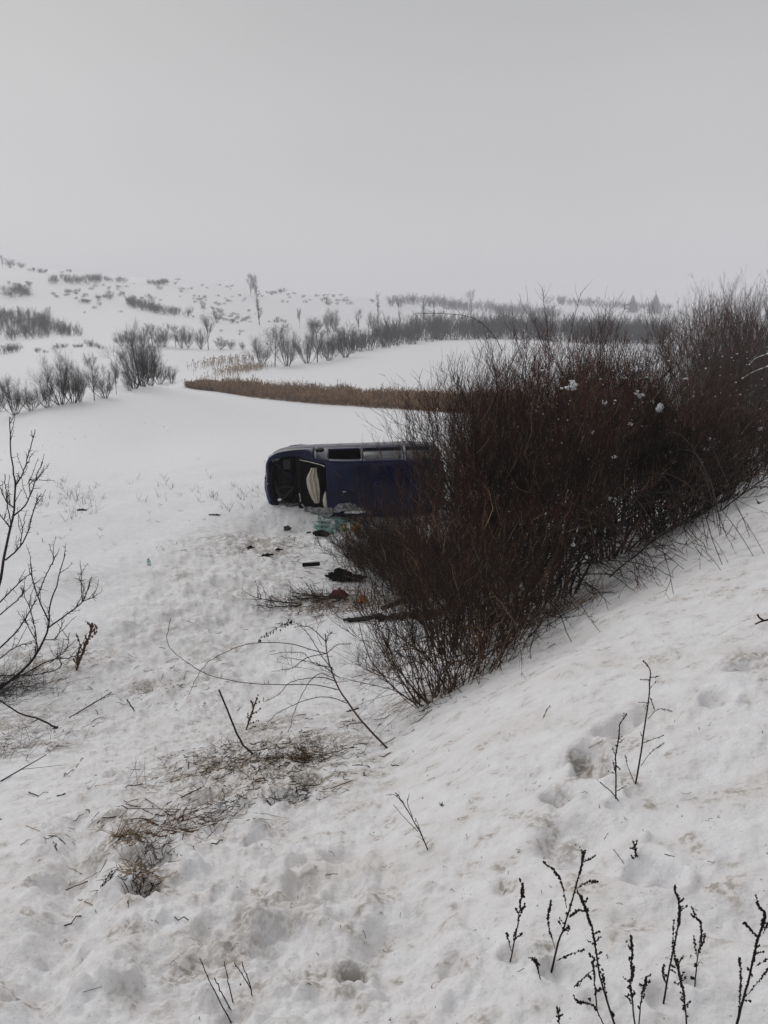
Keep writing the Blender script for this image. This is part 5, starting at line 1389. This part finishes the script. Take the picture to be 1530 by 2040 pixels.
W = [([(1016, 1917), (1028, 1860), (1037, 1800), (1042, 1761)], [[(1019, 1895), (1012, 1870), (1010, 1858)], [(1033, 1820), (1027, 1808)], [(1034, 1830), (1046, 1799)]], 'short mugwort stalk, leftmost of the dark stalks at the lower right', 1.6, 1.0),
     ([(1098, 1939), (1112, 1880), (1126, 1838), (1145, 1775), (1159, 1722), (1163, 1698)], [[(1129, 1809), (1121, 1768), (1110, 1742), (1081, 1716)], [(1106, 1890), (1092, 1838), (1098, 1794)], [(1108, 1915), (1135, 1902), (1165, 1892)], [(1133, 1828), (1150, 1815)], [(1147, 1772), (1170, 1757), (1192, 1757)], [(1158, 1720), (1186, 1706)], [(1120, 1860), (1133, 1845), (1130, 1862)]], 'tall branching mugwort stalk with a long side whip', 2.4, 1.0),
     ([(1226, 2046), (1205, 1980), (1192, 1928), (1184, 1870), (1175, 1835), (1164, 1805), (1158, 1786)], [[(1210, 1990), (1204, 1960), (1203, 1940)], [(1185, 1860), (1196, 1855)], [(1170, 1815), (1148, 1814)], [(1215, 2012), (1224, 2025)]], 'dense thick-headed mugwort stalk left of the short upright one', 2.2, 2.2),
     ([(1188, 2002), (1186, 1965), (1183, 1928), (1182, 1905)], [[(1184, 1930), (1160, 1950), (1144, 1966)], [(1170, 1940), (1178, 1950)], [(1190, 1975), (1196, 1970)]], 'thin mugwort stalk crossing the dense thick-headed one', 1.6, .8),
     ([(1265, 2046), (1258, 1980), (1256, 1965), (1258, 1910), (1260, 1866)], [[(1258, 1960), (1264, 1925)], [(1260, 1990), (1265, 1975)]], 'short upright mugwort stalk with a club-shaped head', 1.8, 1.5),
     ([(1272, 2046), (1278, 1990), (1284, 1965), (1287, 1947)], [], 'smallest mugwort stalk beside the club-headed one', 1.4, 1.2),
     ([(1322, 1998), (1332, 1940), (1341, 1895), (1351, 1840), (1353, 1813), (1345, 1763)], [[(1330, 1970), (1321, 1940), (1324, 1922)], [(1340, 1895), (1343, 1832)], [(1350, 1840), (1357, 1812)]], 'tall upright mugwort stalk in the middle of the right group', 2.0, 1.5),
     ([(1368, 2046), (1364, 1990), (1355, 1945), (1345, 1908)], [[(1364, 2000), (1360, 2012)]], 'dense mugwort stalk leaning across the tall upright one', 1.9, 2.0),
     ([(1384, 1965), (1390, 1903), (1398, 1864), (1394, 1838), (1378, 1822)], [[(1385, 1950), (1376, 1948)], [(1388, 1905), (1382, 1865)], [(1400, 1880), (1405, 1860)]], 'short mugwort stalk with a drooping tip', 1.5, 1.0),
     ([(1467, 2046), (1478, 2000), (1489, 1961), (1503, 1900), (1509, 1871), (1524, 1830), (1507, 1798)], [[(1470, 2025), (1476, 1960), (1473, 1908)], [(1491, 1980), (1515, 1950), (1530, 1930)], [(1505, 1925), (1530, 1910)], [(1512, 1870), (1482, 1838)], [(1520, 1860), (1535, 1830)]], 'large bushy mugwort stalk at the right picture edge', 2.8, 2.2),
     ([(1205, 2046), (1196, 2028), (1184, 2006), (1165, 1996), (1149, 1996)], [], 'drooping mugwort tip at the bottom edge', 1.3, .8),
     ([(1114, 2036), (1112, 2020), (1110, 2008)], [], 'stub of a mugwort stem at the bottom edge', 1.3, .8),
     ([(1076, 1948), (1070, 1925), (1066, 1908)], [], 'short curled sprig left of the tall branching mugwort', 1.2, .8),
     ([(1264, 1715), (1266, 1695), (1261, 1673)], [[(1264, 1712), (1258, 1706)]], 'tiny upright sprig on the bank behind the mugwort', 1.2, .6)]
for i, (mn, brs, lab, r_, dn) in enumerate(W):
    weed(mn, brs, lab, 'mugwort_stalk', r_, 1.0, 'weed', i, G_, dn)
weed([(1227, 1591), (1227, 1540), (1227, 1505), (1232, 1470), (1236, 1442), (1249, 1420)], [[(1226, 1505), (1220, 1490)], [(1226, 1540), (1221, 1515)], [(1228, 1525), (1236, 1533)], [(1228, 1576), (1248, 1565)], [(1232, 1480), (1244, 1472)]], 'slender dry weed, shorter of two standing on the right bank', 'dry_weed', 1.5, .7, 'weed', 40, 'two slender weeds on the bank', .8, .6)
weed([(1266, 1562), (1276, 1505), (1284, 1449), (1292, 1400), (1294, 1366), (1295, 1335), (1281, 1317)], [[(1291, 1432), (1312, 1413), (1340, 1417)], [(1281, 1480), (1322, 1465)], [(1277, 1526), (1295, 1501), (1324, 1479)], [(1265, 1562), (1250, 1525), (1246, 1505)], [(1294, 1350), (1314, 1347)], [(1294, 1354), (1276, 1354)], [(1290, 1400), (1272, 1399)], [(1295, 1390), (1305, 1415)]], 'slender dry weed, taller branching one of two standing on the right bank', 'dry_weed', 1.6, .5, 'weed', 41, 'two slender weeds on the bank', .7, .55)
weed([(851, 1690), (838, 1660), (827, 1641), (804, 1601), (788, 1578)], [[(833, 1657), (804, 1627), (783, 1602)], [(822, 1628), (812, 1600), (816, 1580)], [(804, 1601), (785, 1583), (768, 1584)], [(845, 1675), (828, 1630)]], 'slanting dry weed alone in the lower middle of the bank', 'dry_weed', 1.2, .15, 'weed', 42, None, .6, .6)
weed([(1230, 1592), (1215, 1575), (1194, 1558)], [], 'short bare stem leaning left at the foot of the shorter weed', 'dry_weed', 1.0, .1, 'weed', 43, None, .2)
# bare shoots at the bottom edge
p = hitf(466, 2035); Y = p[1]; k = Y / F_PX
t = thing('bare_shoots', 'cluster of bare knotted shoots rising from the snow at the bottom edge', 'plant', p)
for i, pts in enumerate([[(462, 2040), (427, 1974), (398, 1912)], [(462, 2016), (440, 1975), (427, 1947)], [(470, 2020), (457, 1966), (447, 1916)], [(507, 2016), (498, 1963), (482, 1917)], [(521, 2012), (494, 1960), (467, 1918)], [(482, 1998), (480, 1958)], [(470, 2020), (480, 2005), (463, 1985)]]):
    g = Geo(); P = poly_branch(g, pts, Y + .03 * i, 1.7 * k, 1.0 * k, 16, 0, 0, 5, .0012, i)
    for q in P[2::3]: g.blob(q, (2.0 * k, 2.0 * k, 2.4 * k), 6, 4, .1, i)
    g.v = [v - p for v in g.v]; g.obj('shoot', M['weed'], t)

# ------------------------------------------------------------------ dry grass tufts and litter
def grass_tuft(px, py, rad, n, L, m_, label, seed, lean=(0, 0), r_=.0022):
    p = hitf(px, py); rn = np.random.default_rng(seed)
    g = Geo(); st = rn.normal(0, rad, (n, 3)); st[:, 2] = 0
    st[:, 2] = full_h(st[:, 0] + p[0], st[:, 1] + p[1]) - p[2] - .01
    d = nrm(np.stack([rn.normal(lean[0], .6, n), rn.normal(lean[1], .6, n), rn.uniform(.15, .8, n)], 1))
    P, R_ = grow(rn, st, d, rn.uniform(.4, 1.1, n) * L, np.full(n, r_), 5, .12, -.14); 
    hh = full_h(P[..., 0].ravel() + p[0], P[..., 1].ravel() + p[1]).reshape(P.shape[:2]) - p[2]
    P[..., 2] = np.maximum(P[..., 2], hh + .002)
    g.tubes(P, R_, 3, 0)
    o = g.obj('dry_grass', M[m_]); o.location = p
    return tag(o, label, 'grass', None, 'stuff')
grass_tuft(255, 1668, .07, 90, .16, 'straw', 'brownish dry grass tuft in the trampled snow, left', 1, (.5, 0))
grass_tuft(360, 1650, .14, 110, .26, 'weed_brown', 'reddish flattened dry grass right of the brown tuft', 2, (.9, .1))
grass_tuft(300, 1715, .06, 110, .08, 'weed_brown', 'dark earthy grass clump bared by a boot', 3)
grass_tuft(270, 1735, .05, 60, .12, 'straw', 'straw tuft beside the dark earthy clump', 4)
grass_tuft(286, 1780, .035, 70, .06, 'weed', 'small dark grass clump in a footprint', 5)
grass_tuft(215, 1757, .02, 30, .05, 'mistletoe', 'few green grass blades in the trampled snow', 6)
grass_tuft(620, 1510, .12, 160, .22, 'weed_brown', 'reddish dry stems at the right of the litter patch', 7, (-.4, 0))
grass_tuft(550, 1520, .3, 280, .12, 'weed', 'dark leaf litter and stems in the trampled patch', 8)
grass_tuft(470, 1490, .32, 170, .13, 'weed', 'dark stems left in the trampled patch', 9)
grass_tuft(400, 1540, .25, 110, .25, 'straw', 'straw laid flat at the left of the litter patch', 10, (.8, .2))
grass_tuft(585, 1590, .08, 90, .1, 'weed', 'dark roots at the lower end of the litter patch', 11)
grass_tuft(445, 1610, .09, 80, .09, 'weed', 'dark clump below the litter patch', 12)
grass_tuft(700, 1205, .5, 260, .4, 'straw', 'straw and dry grass round the orange scraps', 13, (.4, 0), .004)
grass_tuft(640, 1212, .35, 140, .35, 'weed_brown', 'brown dry grass left of the orange scraps', 14, (.2, 0), .004)
grass_tuft(1110, 1220, .22, 120, .5, 'straw', 'dry straw at the foot of the hedge', 15, (0, 0), .003)
grass_tuft(1460, 970, .8, 160, .7, 'straw', 'dry straw by the snow mounds at the bank edge', 16, (0, 0), .006)
grass_tuft(40, 1370, .35, 200, .3, 'weed', 'dark dead stems at the foot of the left thorn bush', 17)
grass_tuft(30, 1490, .3, 120, .4, 'weed_brown', 'brown dry stems under the left thorn bush', 18, (.3, 0))
grass_tuft(780, 1330, .2, 90, .3, 'weed_brown', 'brown dry stems left of the front bush', 19)
for i, (px, py) in enumerate([(505, 1400), (515, 1395)]):
    weed([(490, 1455), (500, 1425), (512, 1390)], [[(500, 1425), (520, 1412)]], 'reddish dead weed standing behind the straight stick', 'dry_weed', 1.6, 1.2, 'weed_brown', 50, None, 2.0, .6) if i == 0 else None
weed([(152, 1335), (165, 1300), (178, 1268), (184, 1243)], [[(160, 1315), (172, 1275)], [(150, 1330), (160, 1285)], [(165, 1300), (152, 1262)]], 'shrivelled red-brown dock beside the left thorn bush', 'dry_weed', 2.4, 1.6, 'weed_brown', 51, None, 3.0, .7)

def litter(name, label, n, spots, size, m_, seed):
    """bits of twig and leaf far too many to count"""
    rn = np.random.default_rng(seed); g = Geo()
    sp = np.array([(*hit(px, py)[:2], rad) for px, py, rad, _ in spots]); wt = np.array([q[3] for q in spots], float); wt /= wt.sum()
    i = rn.choice(len(sp), n, p=wt)
    xy = sp[i, :2] + rn.normal(0, 1, (n, 2)) * sp[i, 2:3]
    a = rn.uniform(0, PI, n); L = (size * rn.lognormal(0, .6, n)).clip(0, size * 2.2)
    d = np.stack([np.cos(a), np.sin(a)], 1)
    K = 4; P = np.zeros((n, K, 3))
    for k in range(K):
        q = xy + d * (L * (k / (K - 1) - .5))[:, None] + rn.normal(0, 1, (n, 2)) * (L * .06)[:, None]
        P[:, k, :2] = q; P[:, k, 2] = full_h(q[:, 0], q[:, 1]) + rn.uniform(-.002, .012, n)
    g.tubes(P, np.tile((L * .032).clip(.001, .0038)[:, None], (1, K)), 3)
    o = g.obj(name, M[m_]); return tag(o, label, None, None, 'stuff')
SP = [(550, 1510, .35, 5), (470, 1520, .4, 3), (600, 1560, .3, 2), (300, 1380, .4, 2.5), (380, 1400, .5, 1.5), (80, 1350, .5, 3), (60, 1480, .5, 2), (300, 1650, .35, 2), (420, 1300, .8, 1.5), (680, 1430, .5, 1.2), (780, 1360, .4, 1.5), (880, 1400, .4, 1), (520, 1085, .9, 2.5), (640, 1200, .7, 2), (200, 1560, .5, .4), (960, 1350, .5, .6), (400, 1850, .3, .15)]
litter('twig_litter', 'broken dark twigs strewn over the trampled snow', 850, SP, .05, 'weed', 61)
litter('stem_litter', 'broken brown stems strewn over the trampled snow', 420, SP, .08, 'weed_brown', 62)
litter('bank_specks', 'dark specks of grit and twig on the snow bank', 300, [(1300, 1500, 1.4, 3), (1000, 1700, .9, 2), (1400, 1800, .7, 2), (1300, 1250, 1.8, 2), (700, 1800, .7, 1.5), (250, 1250, 1.4, 2), (1000, 1900, .6, 1)], .014, 'weed', 63)
litter('car_site_litter', 'dark crumbs of soil and plastic round the car', 520, [(520, 1080, .8, 3), (600, 1070, 1.0, 2), (450, 1030, 1.2, 1), (560, 1110, .6, 1.5), (660, 1110, .9, 2.5), (700, 1190, .6, 2.5)], .07, 'weed', 64)
litter('straw_litter', 'straw and orange-brown scraps strewn at the foot of the low bush', 260, [(700, 1195, .5, 3), (640, 1200, .6, 2), (690, 1075, .6, 1.5), (760, 1190, .5, 1)], .1, 'straw', 65)
# weeds poking out of the field snow
def field_weeds():
    rn = np.random.default_rng(70); g = Geo()
    for x0, x1, y0, y1, n, L in [(70, 210, 955, 1010, 36, .2), (240, 420, 950, 1000, 18, .25), (130, 200, 985, 1040, 16, .35), (420, 530, 960, 1000, 16, .25), (0, 900, 840, 950, 40, .12), (60, 420, 1000, 1100, 26, .12), (420, 520, 990, 1020, 10, .25)]:
        for i in range(n):
            p = hitf(rn.uniform(x0, x1), rn.uniform(y0, y1)); m = rn.integers(2, 6)
            d = nrm(np.stack([rn.normal(0, .45, m), rn.normal(0, .45, m), np.ones(m)], 1)); P, R_ = grow(rn, np.tile(p - [0, 0, .02], (m, 1)), d, rn.uniform(.4, 1.3, m) * L, np.full(m, .003), 4, .2, .0, .8); g.tubes(P, R_, 3)
    o = g.obj('field_weeds', M['weed_brown']); tag(o, 'thin dead weeds poking through the field snow', None, None, 'stuff')
field_weeds()
# ------------------------------------------------------------------ things scattered round the car
def cloth_heap(px, py, w_, d_, h_, m_, name, label, cat, seed, amp=.35):
    p = hitf(px, py); n = 26
    u = np.linspace(-1, 1, n); X, Y = np.meshgrid(u, u)
    r = np.sqrt(X ** 2 + Y ** 2); an = np.arctan2(Y, X)
    sc = np.where(r > 0, np.minimum(1, 1 / np.maximum(np.maximum(np.abs(X), np.abs(Y)), 1e-6)) , 1)
    fold = np.abs(noise2(X * 2.2 + seed, Y * 2.6 - seed, seed)) + .5 * np.abs(noise2(X * 5 + seed, Y * 5, seed + 1))
    edge = 1 + .35 * noise2(np.cos(an) * 1.6 + seed, np.sin(an) * 1.6, seed + 2)
    x = X * w_ * edge; y = Y * d_ * edge
    z = h_ * (1 - np.clip(r, 0, 1) ** 2) * .6 + h_ * fold * amp * 2 * np.clip(1.25 - r, 0, 1)
    z = z + full_h(x + p[0], y + p[1]) - p[2] + .005
    i2 = np.arange(n * n).reshape(n, n)
    f = np.stack([i2[:-1, :-1], i2[:-1, 1:], i2[1:, 1:], i2[1:, :-1]], -1).reshape(-1, 4)
    c = (np.hypot(X, Y)[:-1, :-1].ravel() < 1.12)
    me = raw_mesh(name, np.stack([x, y, z], -1).reshape(-1, 3), [f[c]], m_); o = link(name, me); o.location = p
    s = o.modifiers.new('t', 'SOLIDIFY'); s.thickness = .01
    return tag(o, label, cat)
m_red = mat('dark_red_cloth', (.085, .010, .014), .85, noise=.5, nscale=9, bump=.4)
m_org = mat('orange_plastic', (.50, .17, .03), .6, noise=.5, nscale=14)
m_yel = mat('yellow_orange_scraps', (.55, .22, .03), .7, noise=.5, nscale=20)
m_grn = mat('green_plastic', (.09, .22, .03), .6, noise=.3, nscale=12)
m_blk = mat('black_plastic', (.007, .007, .007), .75, noise=.4, nscale=10, bump=.3, spec=.12)
m_dgy = mat('dark_grey_plastic', (.035, .035, .037), .7, noise=.6, nscale=14)
m_teal = mat('shattered_green_glass', (.24, .42, .38), .25, noise=.4, nscale=16, bump=.5)
m_pet = mat('blue_pet_plastic', (.32, .50, .54), .15, noise=.1, nscale=8)
m_cap = mat('dark_cap', (.03, .05, .07), .5)
m_wht = mat('printed_label', (.7, .72, .74), .5)
cloth_heap(675, 1187, .17, .15, .13, m_red, 'red_cloth', 'crumpled dark red cloth on the snow beside broken twigs', 'cloth', 3)
cloth_heap(722, 1199, .10, .10, .12, m_org, 'orange_scrap', 'crumpled orange plastic scrap right of the red cloth', 'scrap', 5)
# windscreen lying on the snow, crazed green glass in pieces
def windscreen():
    c = hitf(672, 1047); rn = np.random.default_rng(6)
    t = thing('shattered_windscreen', 'sheet of crazed green windscreen glass lying on snow by the car', 'glass', c)
    a0 = hit(632, 1050); a1 = hit(716, 1046); L = np.linalg.norm(a1 - a0)
    nx_, ny_ = 9, 5
    gx = np.linspace(-L * .52, L * .52, nx_ + 1); gy = np.linspace(-.42, .40, ny_ + 1)
    JX = rn.normal(0, .025, (nx_ + 1, ny_ + 1)); JY = rn.normal(0, .025, (nx_ + 1, ny_ + 1))
    for i in range(nx_):
        for j in range(ny_):
            if rn.uniform() < .22 or (i >= 5 and j <= 1) or (i > 6 and j == 2) : continue
            q = np.array([(gx[a] + JX[a, b], gy[b] + JY[a, b]) for a, b in ((i, j), (i + 1, j), (i + 1, j + 1), (i, j + 1))])
            q = q.mean(0) + (q - q.mean(0)) * .965
            zz = full_h(q[:, 0] + c[0], q[:, 1] + c[1]).mean() - c[2] + .02 + rn.uniform(0, .02); tl = rn.normal(0, .02, 4)
            v = np.array([(x, y, zz + k) for (x, y), k in zip(q, tl)]); g = Geo(); g.add(np.vstack([v, v + [0, 0, .012]]), [(3, 2, 1, 0), (4, 5, 6, 7), (0, 1, 5, 4), (1, 2, 6, 5), (2, 3, 7, 6), (3, 0, 4, 7)])
            g.obj('glass_piece', m_teal, t, False)
    g = Geo(); P = catmull([(-.05 * L, .44, .07), (.15 * L, .47, .08), (.4 * L, .46, .06)], 10); P[:, 2] += full_h(P[:, 0] + c[0], P[:, 1] + c[1]) - c[2]; g.tubes(P[None], np.full((1, 10), .012), 5); g.obj('rubber_seal', m_blk, t)
windscreen()
rn = np.random.default_rng(91); g = Geo()
for i in range(150):
    q = hitf(rn.normal(672, 34), rn.normal(1052, 9)); s_ = rn.uniform(.012, .05); a = rn.uniform(0, 6.28)
    v = np.array([(math.cos(a + b) * s_ * rn.uniform(.6, 1.2), math.sin(a + b) * s_ * rn.uniform(.6, 1.2), rn.uniform(0, .02)) for b in (0, 2.1, 4.2)]) + q + [0, 0, .01]
    g.add(np.vstack([v, v + [0, 0, .008]]), [(0, 2, 1), (3, 4, 5)]).add(np.vstack([v, v + [0, 0, .008]]), [(0, 1, 4, 3), (1, 2, 5, 4), (2, 0, 3, 5)])
tag(g.obj('glass_crumbs', m_teal, None, False), 'crumbs of pale green safety glass scattered on the snow by the car', None, None, 'stuff')
# yellow-orange scraps with green
p = hitf(706, 1060); t = thing('torn_packaging', 'torn yellow-orange packaging with a green corner under the low bush', 'packaging', p)
rn = np.random.default_rng(21)
for k in range(16):
    g = Geo(); c = rn.normal(0, 1, 3) * np.array([.15, .08, .05]) + np.array([.05, 0, .14]); L = rn.uniform(.1, .24); d = nrm(rn.normal(0, 1, 3) + np.array([0, 0, .8])); s = nrm(np.cross(d, rn.normal(0, 1, 3))) * .03
    v = np.array([c - d * L / 2 - s, c - d * L / 2 + s, c + s * 1.4 + np.array([0, .02, 0]), c - s * 1.4 + np.array([0, .02, 0]), c + d * L / 2 + s * .6, c + d * L / 2 - s * .6]); g.add(v, [(0, 1, 2, 3), (3, 2, 4, 5)])
    o = g.obj('strip', m_yel, t, False); o.modifiers.new('t', 'SOLIDIFY').thickness = .006
g = Geo(); g.blob((-.2, -.03, .06), (.11, .07, .07), 12, 8, .3, 3); tag(g.obj('corner', m_grn, t), 'green corner')
# broken mirror housing
p = hitf(641, 1070); t = thing('broken_mirror', 'broken black mirror housing lying on the snow in front of the green glass', 'car part', p)
g = Geo(); g.tubes(catmull([(-.16, 0, .05), (-.08, 0, .14), (.06, 0, .13), (.16, 0, .07), (.08, 0, .03), (-.16, 0, .05)], 24)[None], np.full((1, 24), .028), 6); g.obj('housing', m_blk, t)
g = Geo(); g.blob((-.12, 0, .1), (.1, .06, .05), 10, 7, .2, 2); g.obj('cover', m_blk, t)
g = Geo(); g.box((.03, .03, .08), (.16, .01, .08), rot=Matrix.Rotation(R(20), 3, 'X')); g.obj('mirror_glass', m_dgy, t, False)
# number-plate-like trim panel, seen as a dark edged pale panel
p = hitf(620, 1129); t = thing('trim_panel', 'narrow dark trim panel with snow on it, below the broken mirror', 'car part', p); t.rotation_euler = (0, 0, R(14))
g = Geo(); g.box((0, 0, .05), (.36, .05, .08), rot=Matrix.Rotation(R(-35), 3, 'X')); o = g.obj('panel', m_blk, t, False); o.modifiers.new('b', 'BEVEL').width = .012
g = Geo(); g.box((0, .05, .09), (.34, .09, .025), jit=.008); o = g.obj('snow_cover', M['snow_plain'], t); o.modifiers.new('b', 'BEVEL').width = .012
# black bag-like bumper end at the bush
p = hitf(678, 1156); t = thing('plastic_scrap', 'crumpled black plastic scrap poking out from under the low bush', 'car part', p)
g = Geo(); g.blob((-.02, 0, .07), (.19, .12, .11), 20, 13, .5, 5, 0, 2.2); g.obj('shell', m_blk, t)
g = Geo(); g.blob((.24, .03, .04), (.22, .12, .05), 16, 10, .5, 8, 0, 2.6); g.obj('torn_flap', m_blk, t)
# long dark log, half under snow
def log():
    A = hit(682, 1240); B = hit(880, 1222); c = A.copy(); rn = np.random.default_rng(3); n = 26
    t = thing('dark_log', 'long dark weathered log half under snow at the front of the hedge', 'log', c)
    P = A + (B - A) * np.linspace(0, 1, n)[:, None]; P[:, 2] = base_h(P[:, 0], P[:, 1]) + .05
    P = P + rn.normal(0, .008, P.shape) + np.array([0, .0, .015]) * np.sin(np.linspace(0, 5, n))[:, None]
    S = 12; r = (.028 + .036 * sstep(0, .5, np.linspace(0, 1, n))) * (1 + .18 * rn.normal(0, 1, n))
    v, f = tubes((P - c)[None], r[None], S); nv_ = noise2(np.arange(len(v)) % S * .9 + 3, np.arange(len(v)) // S * .35, 5); ctr = np.repeat(P - c, S, 0); v = ctr + (v - ctr) * (1 + .35 * nv_)[:, None]
    g = Geo(); g.add(v, f); g.add(np.vstack([v[:S], (P[0] - c)[None]]), [(i, S, (i + 1) % S) for i in range(S)]); g.obj('trunk', mat('wet_bark', (.016, .014, .013), .8, noise=.7, nscale=18, bump=1.0), t)
    for k, (u0, u1, rr) in enumerate([(.02, .3, .045), (.36, .62, .06), (.66, .98, .07)]):
        m = 12; Q = np.stack([np.interp(np.linspace(u0, u1, m), np.linspace(0, 1, n), (P - c)[:, i]) for i in range(3)], 1); Q[:, 2] += .06; Q[:, 1] += .0
        g = Geo(); g.tubes(Q[None], (rr * np.sin(np.linspace(.25, 2.9, m)) * rn.uniform(.5, 1.1, m))[None], 8); g.obj('snow_cover', M['snow_plain'], t)
    g = Geo(); Q = catmull([hit(760, 1226) - c + [0, 0, .12], hit(800, 1222) - c + [0, 0, .2], hit(850, 1216) - c + [0, 0, .2]], 12); g.tubes(Q[None], np.full((1, 12), .04), 7); g.obj('limb', M['bark'], t)
log()
# cut branches lying by the hedge
for sd_, (a, b, n, L, lab) in enumerate([((655, 1195), (560, 1190), 26, .8, 'tangled heap of cut thorn twigs left of the red cloth'), ((600, 1208), (495, 1215), 14, .8, 'flat cut branch with side twigs pointing left'), ((690, 1195), (640, 1205), 10, .5, 'brown branch lying under the orange scrap')]):
    A = hitf(*a); B = hitf(*b); rn = np.random.default_rng(sd_ + 40); t = thing('cut_branch', lab, 'branch', A)
    P0, R0 = grow(rn, np.zeros((3, 3)) + rn.normal(0, .05, (3, 3)) * [1, 1, .2] + [0, 0, .05], np.tile((B - A), (3, 1)) + rn.normal(0, .12, (3, 3)), np.full(3, np.linalg.norm(B - A)) * rn.uniform(.7, 1, 3), np.full(3, .014), 8, .09, .01)
    g = Geo(); g.tubes(P0, R0, 5); g.obj('limb', M['bark'], t)
    s_, d_, r_, t_ = kids(rn, P0, R0, n, .05, 1, (25, 70), (0, 0, .35)); Q, RQ = grow(rn, s_, d_, rn.uniform(.2, .55, len(s_)) * L, np.full(len(s_), .006), 6, .14, -.05); g = Geo(); g.tubes(Q, RQ, 4)
    s_, d_, r_, t_ = kids(rn, Q, RQ, 3, .2, 1, (25, 70)); Q, RQ = grow(rn, s_, d_, rn.uniform(.06, .2, len(s_)) * L, np.full(len(s_), .004), 4, .14, -.03); g.tubes(Q, RQ, 3)
    g.obj('crown', M['twig'], t)
# bottle
p = hitf(297, 1125); k = p[1] / F_PX
t = thing('plastic_bottle', 'small pale blue plastic bottle standing in the snow of the field', 'bottle', p); t.rotation_euler = (R(4), R(-3), 0)
def lathe(prof, S=16):
    th = np.linspace(0, 2 * PI, S + 1)[:-1]; n = len(prof); v = np.array([(r_ * math.cos(a), r_ * math.sin(a), z) for a in th for r_, z in prof])
    return v, [(i * n + j, ((i + 1) % S) * n + j, ((i + 1) % S) * n + j + 1, i * n + j + 1) for i in range(S) for j in range(n - 1)]
h_ = 13.5 * k; rr = 3.9 * k
g = Geo(); g.add(*lathe([(.001, -.02), (rr * .9, -.02), (rr, .01), (rr, h_ * .3), (rr * .93, h_ * .35), (rr, h_ * .4), (rr, h_ * .58), (rr * .75, h_ * .72), (rr * .42, h_ * .82), (rr * .4, h_ * .88)])); g.obj('body', m_pet, t)
g = Geo(); g.add(*lathe([(rr * 1.02, h_ * .16), (rr * 1.03, h_ * .18), (rr * 1.03, h_ * .38), (rr * 1.02, h_ * .40)])); g.obj('label_band', m_wht, t)
g = Geo(); g.add(*lathe([(rr * .5, h_ * .86), (rr * .52, h_ * .88), (rr * .52, h_ * .99), (rr * .45, h_), (.001, h_)])); g.obj('cap', m_cap, t)
# small dark car fragments
for i, (px, py, a, b, c, lab) in enumerate([(572, 1056, .10, .08, .13, 'dirty grey plastic fragment standing below the car nose'), (532, 1107, .14, .07, .05, 'dark flat fragment in the churned snow below the car nose'), (498, 1093, .10, .06, .06, 'small dark fragment at the left of the churned snow'), (555, 1096, .09, .06, .05, 'dark fragment at the right of the churned snow'),
                                            (161, 1017, .14, .04, .05, 'reddish brown leaf-like fragment lying on the left field'), (428, 1026, .16, .05, .03, 'flat dark fragment left of the car nose'), (615, 1062, .05, .03, .03, 'tiny dark fragment left of the broken mirror')]):
    p = hitf(px, py); g = Geo(); g.blob((0, 0, c * .3), (a * .6, b * .6, c * .5), 9, 6, .6, i + 3, 0, 2.6)
    g.box((a * .5, .02, c * .3), (a * .9, b * .5, c * .35), jit=.012, seed=i); g.box((-a * .5, -.02, c * .35), (a * .5, b * .3, c * .5), jit=.014, seed=i + 9)
    o = g.obj('car_fragment' if i != 4 else 'dead_leaf', m_dgy if i == 0 else (M['weed_brown'] if i == 4 else m_blk), None, False); o.location = p
    tag(o, lab, 'fragment' if i != 4 else 'leaf')
# snow heaped against the car and on its lower edge
for i, (lx, ly, lz, a, b, c, lab) in enumerate([(.3, .99, 1.85, .45, .2, .10, 'snow heap shoved against the crushed lower pillar of the car'), (1.0, 1.0, 1.6, .42, .22, .08, 'snow heap under the windscreen opening of the car'), (-.45, .92, 1.95, .4, .22, .14, 'snow heap under the front of the car roof'), (1.75, 1.05, 1.1, .5, .22, .07, 'snow heap under the open engine bay'),
                                                (.05, -.64, 1.6, .05, .02, .03, 'snow bit on the upper roof edge by the open window'), (-.16, -.65, 1.62, .07, .03, .04, 'larger snow bit on the upper roof edge by the door pillar'), (1.08, -.80, 1.06, .14, .03, .03, 'snow on the upper windscreen corner'), (-.05, .53, 1.76, .3, .06, .035, 'snow line on the crushed pillar of the car'), (1.95, .35, .92, .05, .06, .03, 'snow bit in the open engine bay, nearer the nose'), (1.85, .55, .9, .08, .07, .03, 'snow patch in the lower corner of the engine bay'), (2.24, -.05, .78, .03, .05, .03, 'snow bit on the front edge of the car nose')]):
    q = car_pt(lx, ly, lz); g = Geo(); g.blob((0, 0, 0), (a, b, c), 16, 10, .28, i + 20, 0, 2.6); o = g.obj('snow_heap' if i < 4 else 'snow_bit', M['snow_plain']); o.location = q - (np.array([0, 0, .12]) if i < 4 else 0)
    tag(o, lab, 'snow')
print('triangles', sum(len(m.loops) - 2 * len(m.polygons) for m in bpy.data.meshes if m.users), 'objects', len(bpy.data.objects))
